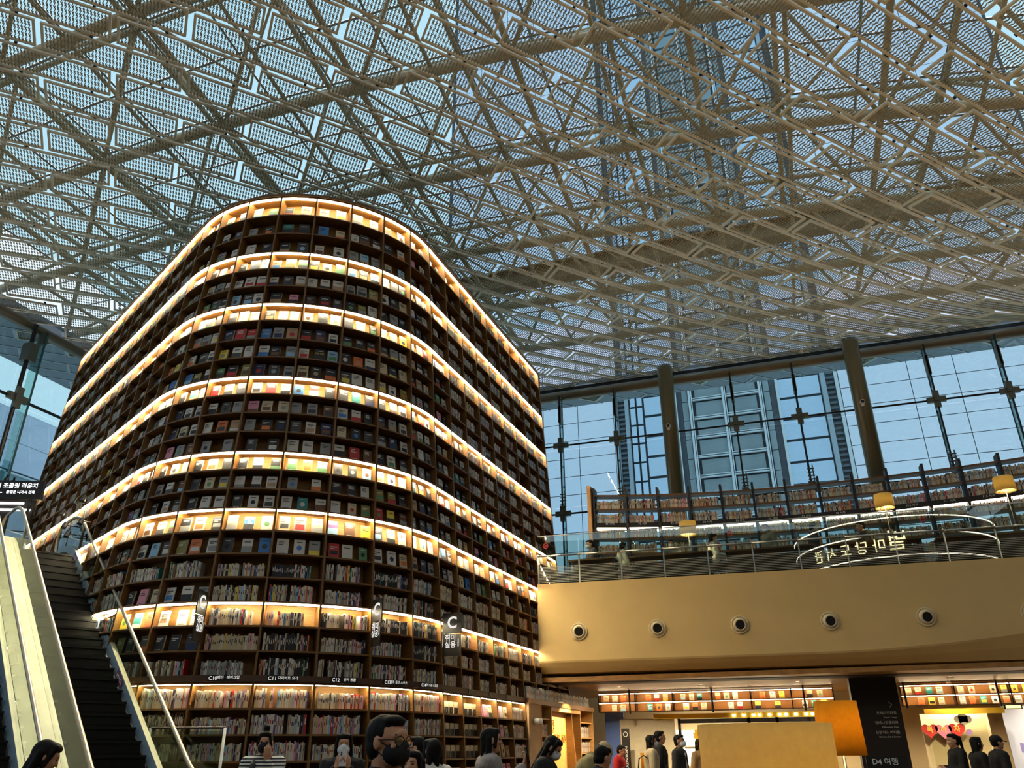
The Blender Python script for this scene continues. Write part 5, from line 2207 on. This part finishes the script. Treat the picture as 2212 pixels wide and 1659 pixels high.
def phone_at(P_, off, col, lab, tilt=1.2):
    """a handset between the fingers"""
    o, HF, wr, s, ex, ey, ez = P_
    c = to_world(o, off)
    ph_ = empty('phone', c, o.rotation_euler.z, lab, 'phone')
    M = Matrix.Rotation(tilt, 4, 'X')
    b = MB()
    b.box((0, 0, 0), (.072, .009, .148))
    b.v = [tuple(M @ Vector(v)) for v in b.v]
    b.build('case', mat('phone_%d' % col[0], col, .3), ph_)
    b = MB().box((0, -.0055, 0), (.066, .002, .138))
    b.v = [tuple(M @ Vector(v)) for v in b.v]
    b.build('screen', mat('phone_screen', (40, 44, 52), .15), ph_)
    b = MB()
    b.lathe([(.0005, 0), (.008, 0), (.008, .002)], (.018, .005, .05), 10, axis=(0, 1, 0))
    b.lathe([(.0005, 0), (.008, 0), (.008, .002)], (.018, .005, .03), 10, axis=(0, 1, 0))
    b.v = [tuple(M @ Vector(v)) for v in b.v]
    b.build('lens_pair', BLACK, ph_)
    return ph_


def chair(loc, rz, lab, group, seat=.45):
    o = empty('chair', loc, rz, lab, 'chair', group)
    MB().box((0, 0, seat - .02), (.44, .42, .035)).build('seat', DKF, o)
    MB().box((0, -.22, seat + .24), (.42, .03, .3)).build('backrest', DKF, o)
    for sx in (-1, 1):
        MB().box((sx * .19, -.22, (seat + .3) / 2), (.03, .03, seat + .3)).build('leg', DARK, o)
        MB().box((sx * .19, .18, (seat - .03) / 2), (.03, .03, seat - .03)).build('leg', DARK, o)
    return o


CR = (cos(YAW), sin(YAW))            # picture-right on the floor


def to_cam(x, y):
    d = hypot(x, y)
    return (-x / d, -y / d)


def blend(a, b, k):
    v = (a[0] * (1 - k) + b[0] * k, a[1] * (1 - k) + b[1] * k)
    d = hypot(*v)
    return (v[0] / d, v[1] / d)


BLK = ('black', (20, 20, 22))
# the man in front, turned to the right, glasses and black mask
P_ = person((-1.81, 3.52, 0), blend(to_cam(-1.72, 3.5), CR, .62), 1.60, 'man with glasses and black mask close to the camera', 'short', BLK, fine=True, mask='black', glasses=True)
# striped shirt
P_ = person((-5.53, 8.0, 0), blend(to_cam(-5.17, 7.5), (-CR[0], -CR[1]), .12), 1.66, 'woman in striped shirt and black mask touching her cheek', 'bun', ('striped', (230, 226, 216)), fine=True, mask='black', arms='cheek', stripes=True)
o, HF, wr, s, ex, ey, ez = P_
b = MB().sweep([(.08, .02, 1.40), (.09, .13, 1.33), (.08, .185, 1.2), (.07, .19, 1.0)], .028, 8)
b.build('shoulder_strap', BLACK, o)
# taking a photograph
P_ = person((-4.6, 8.05, 0), to_cam(-4.6, 8.05), 1.63, 'woman in black photographing with a white phone', 'part', BLK, fine=True, mask='white', arms='phone')
phone_at(P_, (0, .335, 1.44 * 1.63 / 1.68), (236, 236, 238), 'white phone held up by the woman in black', 0.0)
# pair talking in front of the shelves
P_ = person((-3.75, 8.05, 0), (-CR[0], -CR[1]), 1.59, 'older man in glasses facing left by the low shelves', 'short', BLK, glasses=True, fine=True)
P_ = person((-3.33, 7.5, 0), blend((-CR[0], -CR[1]), (-.4, .9), .55), 1.56, 'woman with black bob and white cardigan seen from behind', 'bob', ('white', (222, 218, 206)), arms='hold')
P_ = person((-2.84, 6.05, 0), blend(to_cam(-2.84, 6.05), (-CR[0], -CR[1]), .3), 1.46, 'woman with dark hair low behind the masked man', 'long', BLK)
# woman reading her phone
P_ = person((-2.96, 8.0, 0), blend(CR, (-.3, .9), .25), 1.66, 'long-haired woman in grey shirt holding up a dark phone', 'long', ('grey', (150, 142, 138)), arms='one', fine=True)
phone_at(P_, (.10, .36, 1.43 * 1.66 / 1.68), (30, 30, 34), 'dark phone held by the woman in grey shirt', .2)
P_ = person((-2.69, 9.0, 0), blend(CR, to_cam(-2.69, 9), .15), 1.62, 'woman in black with white mask looking down at phone', 'long', BLK, mask='white', nod=.55, arms='hold', fine=True)
phone_at(P_, (.0, .36, 1.13), (40, 30, 32), 'dark phone held low by the woman in white mask', 1.1)
P_ = person((-2.55, 9.85, 0), blend(CR, to_cam(-2.5, 9.8), .1), 1.66, 'person in olive jacket and beige cap bending over a book', 'cap', ('olive', (158, 142, 92)), lean=.35, nod=.7, arms='desk')
cap_on(P_, (196, 172, 132))
P_ = person((-2.05, 8.3, 0), blend(CR, (-.2, 1), .4), 1.52, 'person in black coat hunched before the olive jacket', 'short', BLK, lean=.3)
for k, (x, y, lab) in enumerate(((-1.69, 7.37, 'seated dark-haired head right of the black coat'), (-1.97, 9.6, 'seated dark-haired visitor below the small yellow lamps'), (-1.26, 6.77, 'seated dark head lowest beside the large lamp shade'))):
    P_ = person((x, y, 0), blend(CR, (-.3, 1), .5), 1.66, lab, 'short' if k != 1 else 'bob', BLK, pose='sit', nod=.25)
    f_ = blend(CR, (-.3, 1), .5)
    chair((x, y, 0), atan2(-f_[0], f_[1]), 'dark chair under the %s low head from the tower' % ORD[k + 1], 'chairs at the low tables')
# passers-by in front of the shop
P_ = person((-2.9, 16.95, 0), CR, 1.72, 'woman in beige vest walking with a big black bag', 'long', ('beige', (206, 186, 150)), ('beige_trousers', (216, 200, 170)), pose='walk', sleeves=False, mask='white')
bg = empty('handbag', (-3.02, 16.78, .98), atan2(-CR[0], CR[1]), 'big black handbag on the walking woman\'s shoulder', 'bag')
b = MB().hexa([(-.07, -.2, -.14), (.07, -.2, -.14), (.07, .2, -.14), (-.07, .2, -.14), (-.05, -.16, .14), (.05, -.16, .14), (.05, .16, .14), (-.05, .16, .14)])
b.build('bag_body', BLACK, bg)
MB().sweep([(0, -.12, .13), (0, -.09, .32), (0, 0, .38), (0, .09, .32), (0, .12, .13)], .012, 6).build('bag_strap', BLACK, bg)
P_ = person((-2.82, 17.5, 0), CR, 1.80, 'tall man in black walking behind the beige vest', 'short', BLK, pose='walk')
P_ = person((-2.34, 16.85, 0), blend(CR, to_cam(-2.4, 17.7), .35), 1.72, 'man in dark suit and white mask walking past shop', 'short', ('suit', (52, 48, 46)), mask='white')
o, HF, wr, s, ex, ey, ez = P_
b = MB().hexa([(-.045, .145, .98), (.045, .145, .98), (.045, .165, .98), (-.045, .165, .98), (-.06, .118, 1.40), (.06, .118, 1.40), (.06, .136, 1.40), (-.06, .136, 1.40)])
b.build('shirt_front', cloth('shirt', (232, 230, 226)), o)
b = MB().hexa([(-.018, .166, .98), (.018, .166, .98), (.018, .172, .98), (-.018, .172, .98), (-.012, .138, 1.40), (.012, .138, 1.40), (.012, .144, 1.40), (-.012, .144, 1.40)])
b.build('tie', cloth('tie', (70, 72, 84)), o)
P_ = person((-2.2, 18.95, 0), blend(CR, to_cam(-2.2, 19), .5), 1.66, 'woman in beige coat half hidden by the large lamp', 'long', ('camel', (190, 152, 104)), ('camel2', (176, 140, 96)), mask='white')
P_ = person((-3.85, 18.45, 0), blend(CR, to_cam(-3.9, 18.4), .3), 1.56, 'woman in red top behind the small yellow lamp', 'short', ('red', (200, 40, 36)), nod=.3)
# right-hand visitors
P_ = person((2.48, 17.05, 0), (-CR[0], -CR[1]), 1.68, 'slim visitor in black facing left before the stickers', 'pony', BLK, arms='hold')
P_ = person((2.73, 16.6, 0), CR, 1.62, 'long-haired woman in black vest with bare arms facing right', 'long', BLK, sleeves=False, arms='hold')
P_ = person((2.94, 16.05, 0), CR, 1.64, 'man in black jacket and black cap facing right', 'cap', BLK)
cap_on(P_, (22, 22, 24))
# lower left
P_ = person((-5.12, 4.7, 0), blend(CR, (-.5, .8), .35), 1.55, 'dark-haired person low beside the escalators at left', 'long', BLK, nod=.35)
# balcony readers
G2 = 'readers on the balcony'
seats = []
for x, y, h, pose, face, hr, top, mk, arms, lab in (
        (-4.50, 19.65, 1.70, 'sit', blend((-CR[0], -CR[1]), (0, -1), .2), 'short', ('slate', (84, 80, 88)), 'white', 'desk', 'man in slate shirt reading beside the oak end panel'),
        (-3.75, 19.75, 1.50, 'sit', CR, 'long', ('ivory', (226, 216, 196)), 'pale', 'desk', 'woman in ivory top leaning over a balcony desk'),
        (-2.55, 20.2, 1.62, 'sit', (0, -1), 'short', ('greydark', (80, 80, 84)), 'white', 'desk', 'masked reader facing out below the first balcony lamp'),
        (-1.53, 20.1, 1.72, 'sit', CR, 'short', ('paleshirt', (214, 210, 200)), 'white', 'hold', 'young man in pale shirt with phone on the balcony'),
        (-.19, 21.05, 1.66, 'stand', blend((-CR[0], -CR[1]), (0, -1), .4), 'short', ('greygreen', (120, 122, 112)), 'white', 'down', 'man in grey green shirt standing on the balcony'),
        (.88, 20.85, 1.55, 'stand', CR, 'short', ('darkgrey', (60, 62, 64)), 'white', 'down', 'person in dark grey shirt facing right on the balcony'),
        (1.97, 20.1, 1.70, 'sit', (-CR[0], -CR[1]), 'short', ('brownblack', (40, 34, 30)), None, 'desk', 'man in dark jacket seated by second balcony lamp')):
    P_ = person((x, y, ZF - .0), face, h, lab, hr, top, pose=pose, mask=mk, arms=arms, group=G2, nod=.15)
    if pose == 'sit':
        chair((x, y, ZF), atan2(-face[0], face[1]), 'dark chair under the %s' % lab.split(' on ')[0].split(' beside')[0].split(' leaning')[0].split(' facing')[0].split(' by ')[0], 'chairs on the balcony')

bpy.data.scenes.remove(WORK)
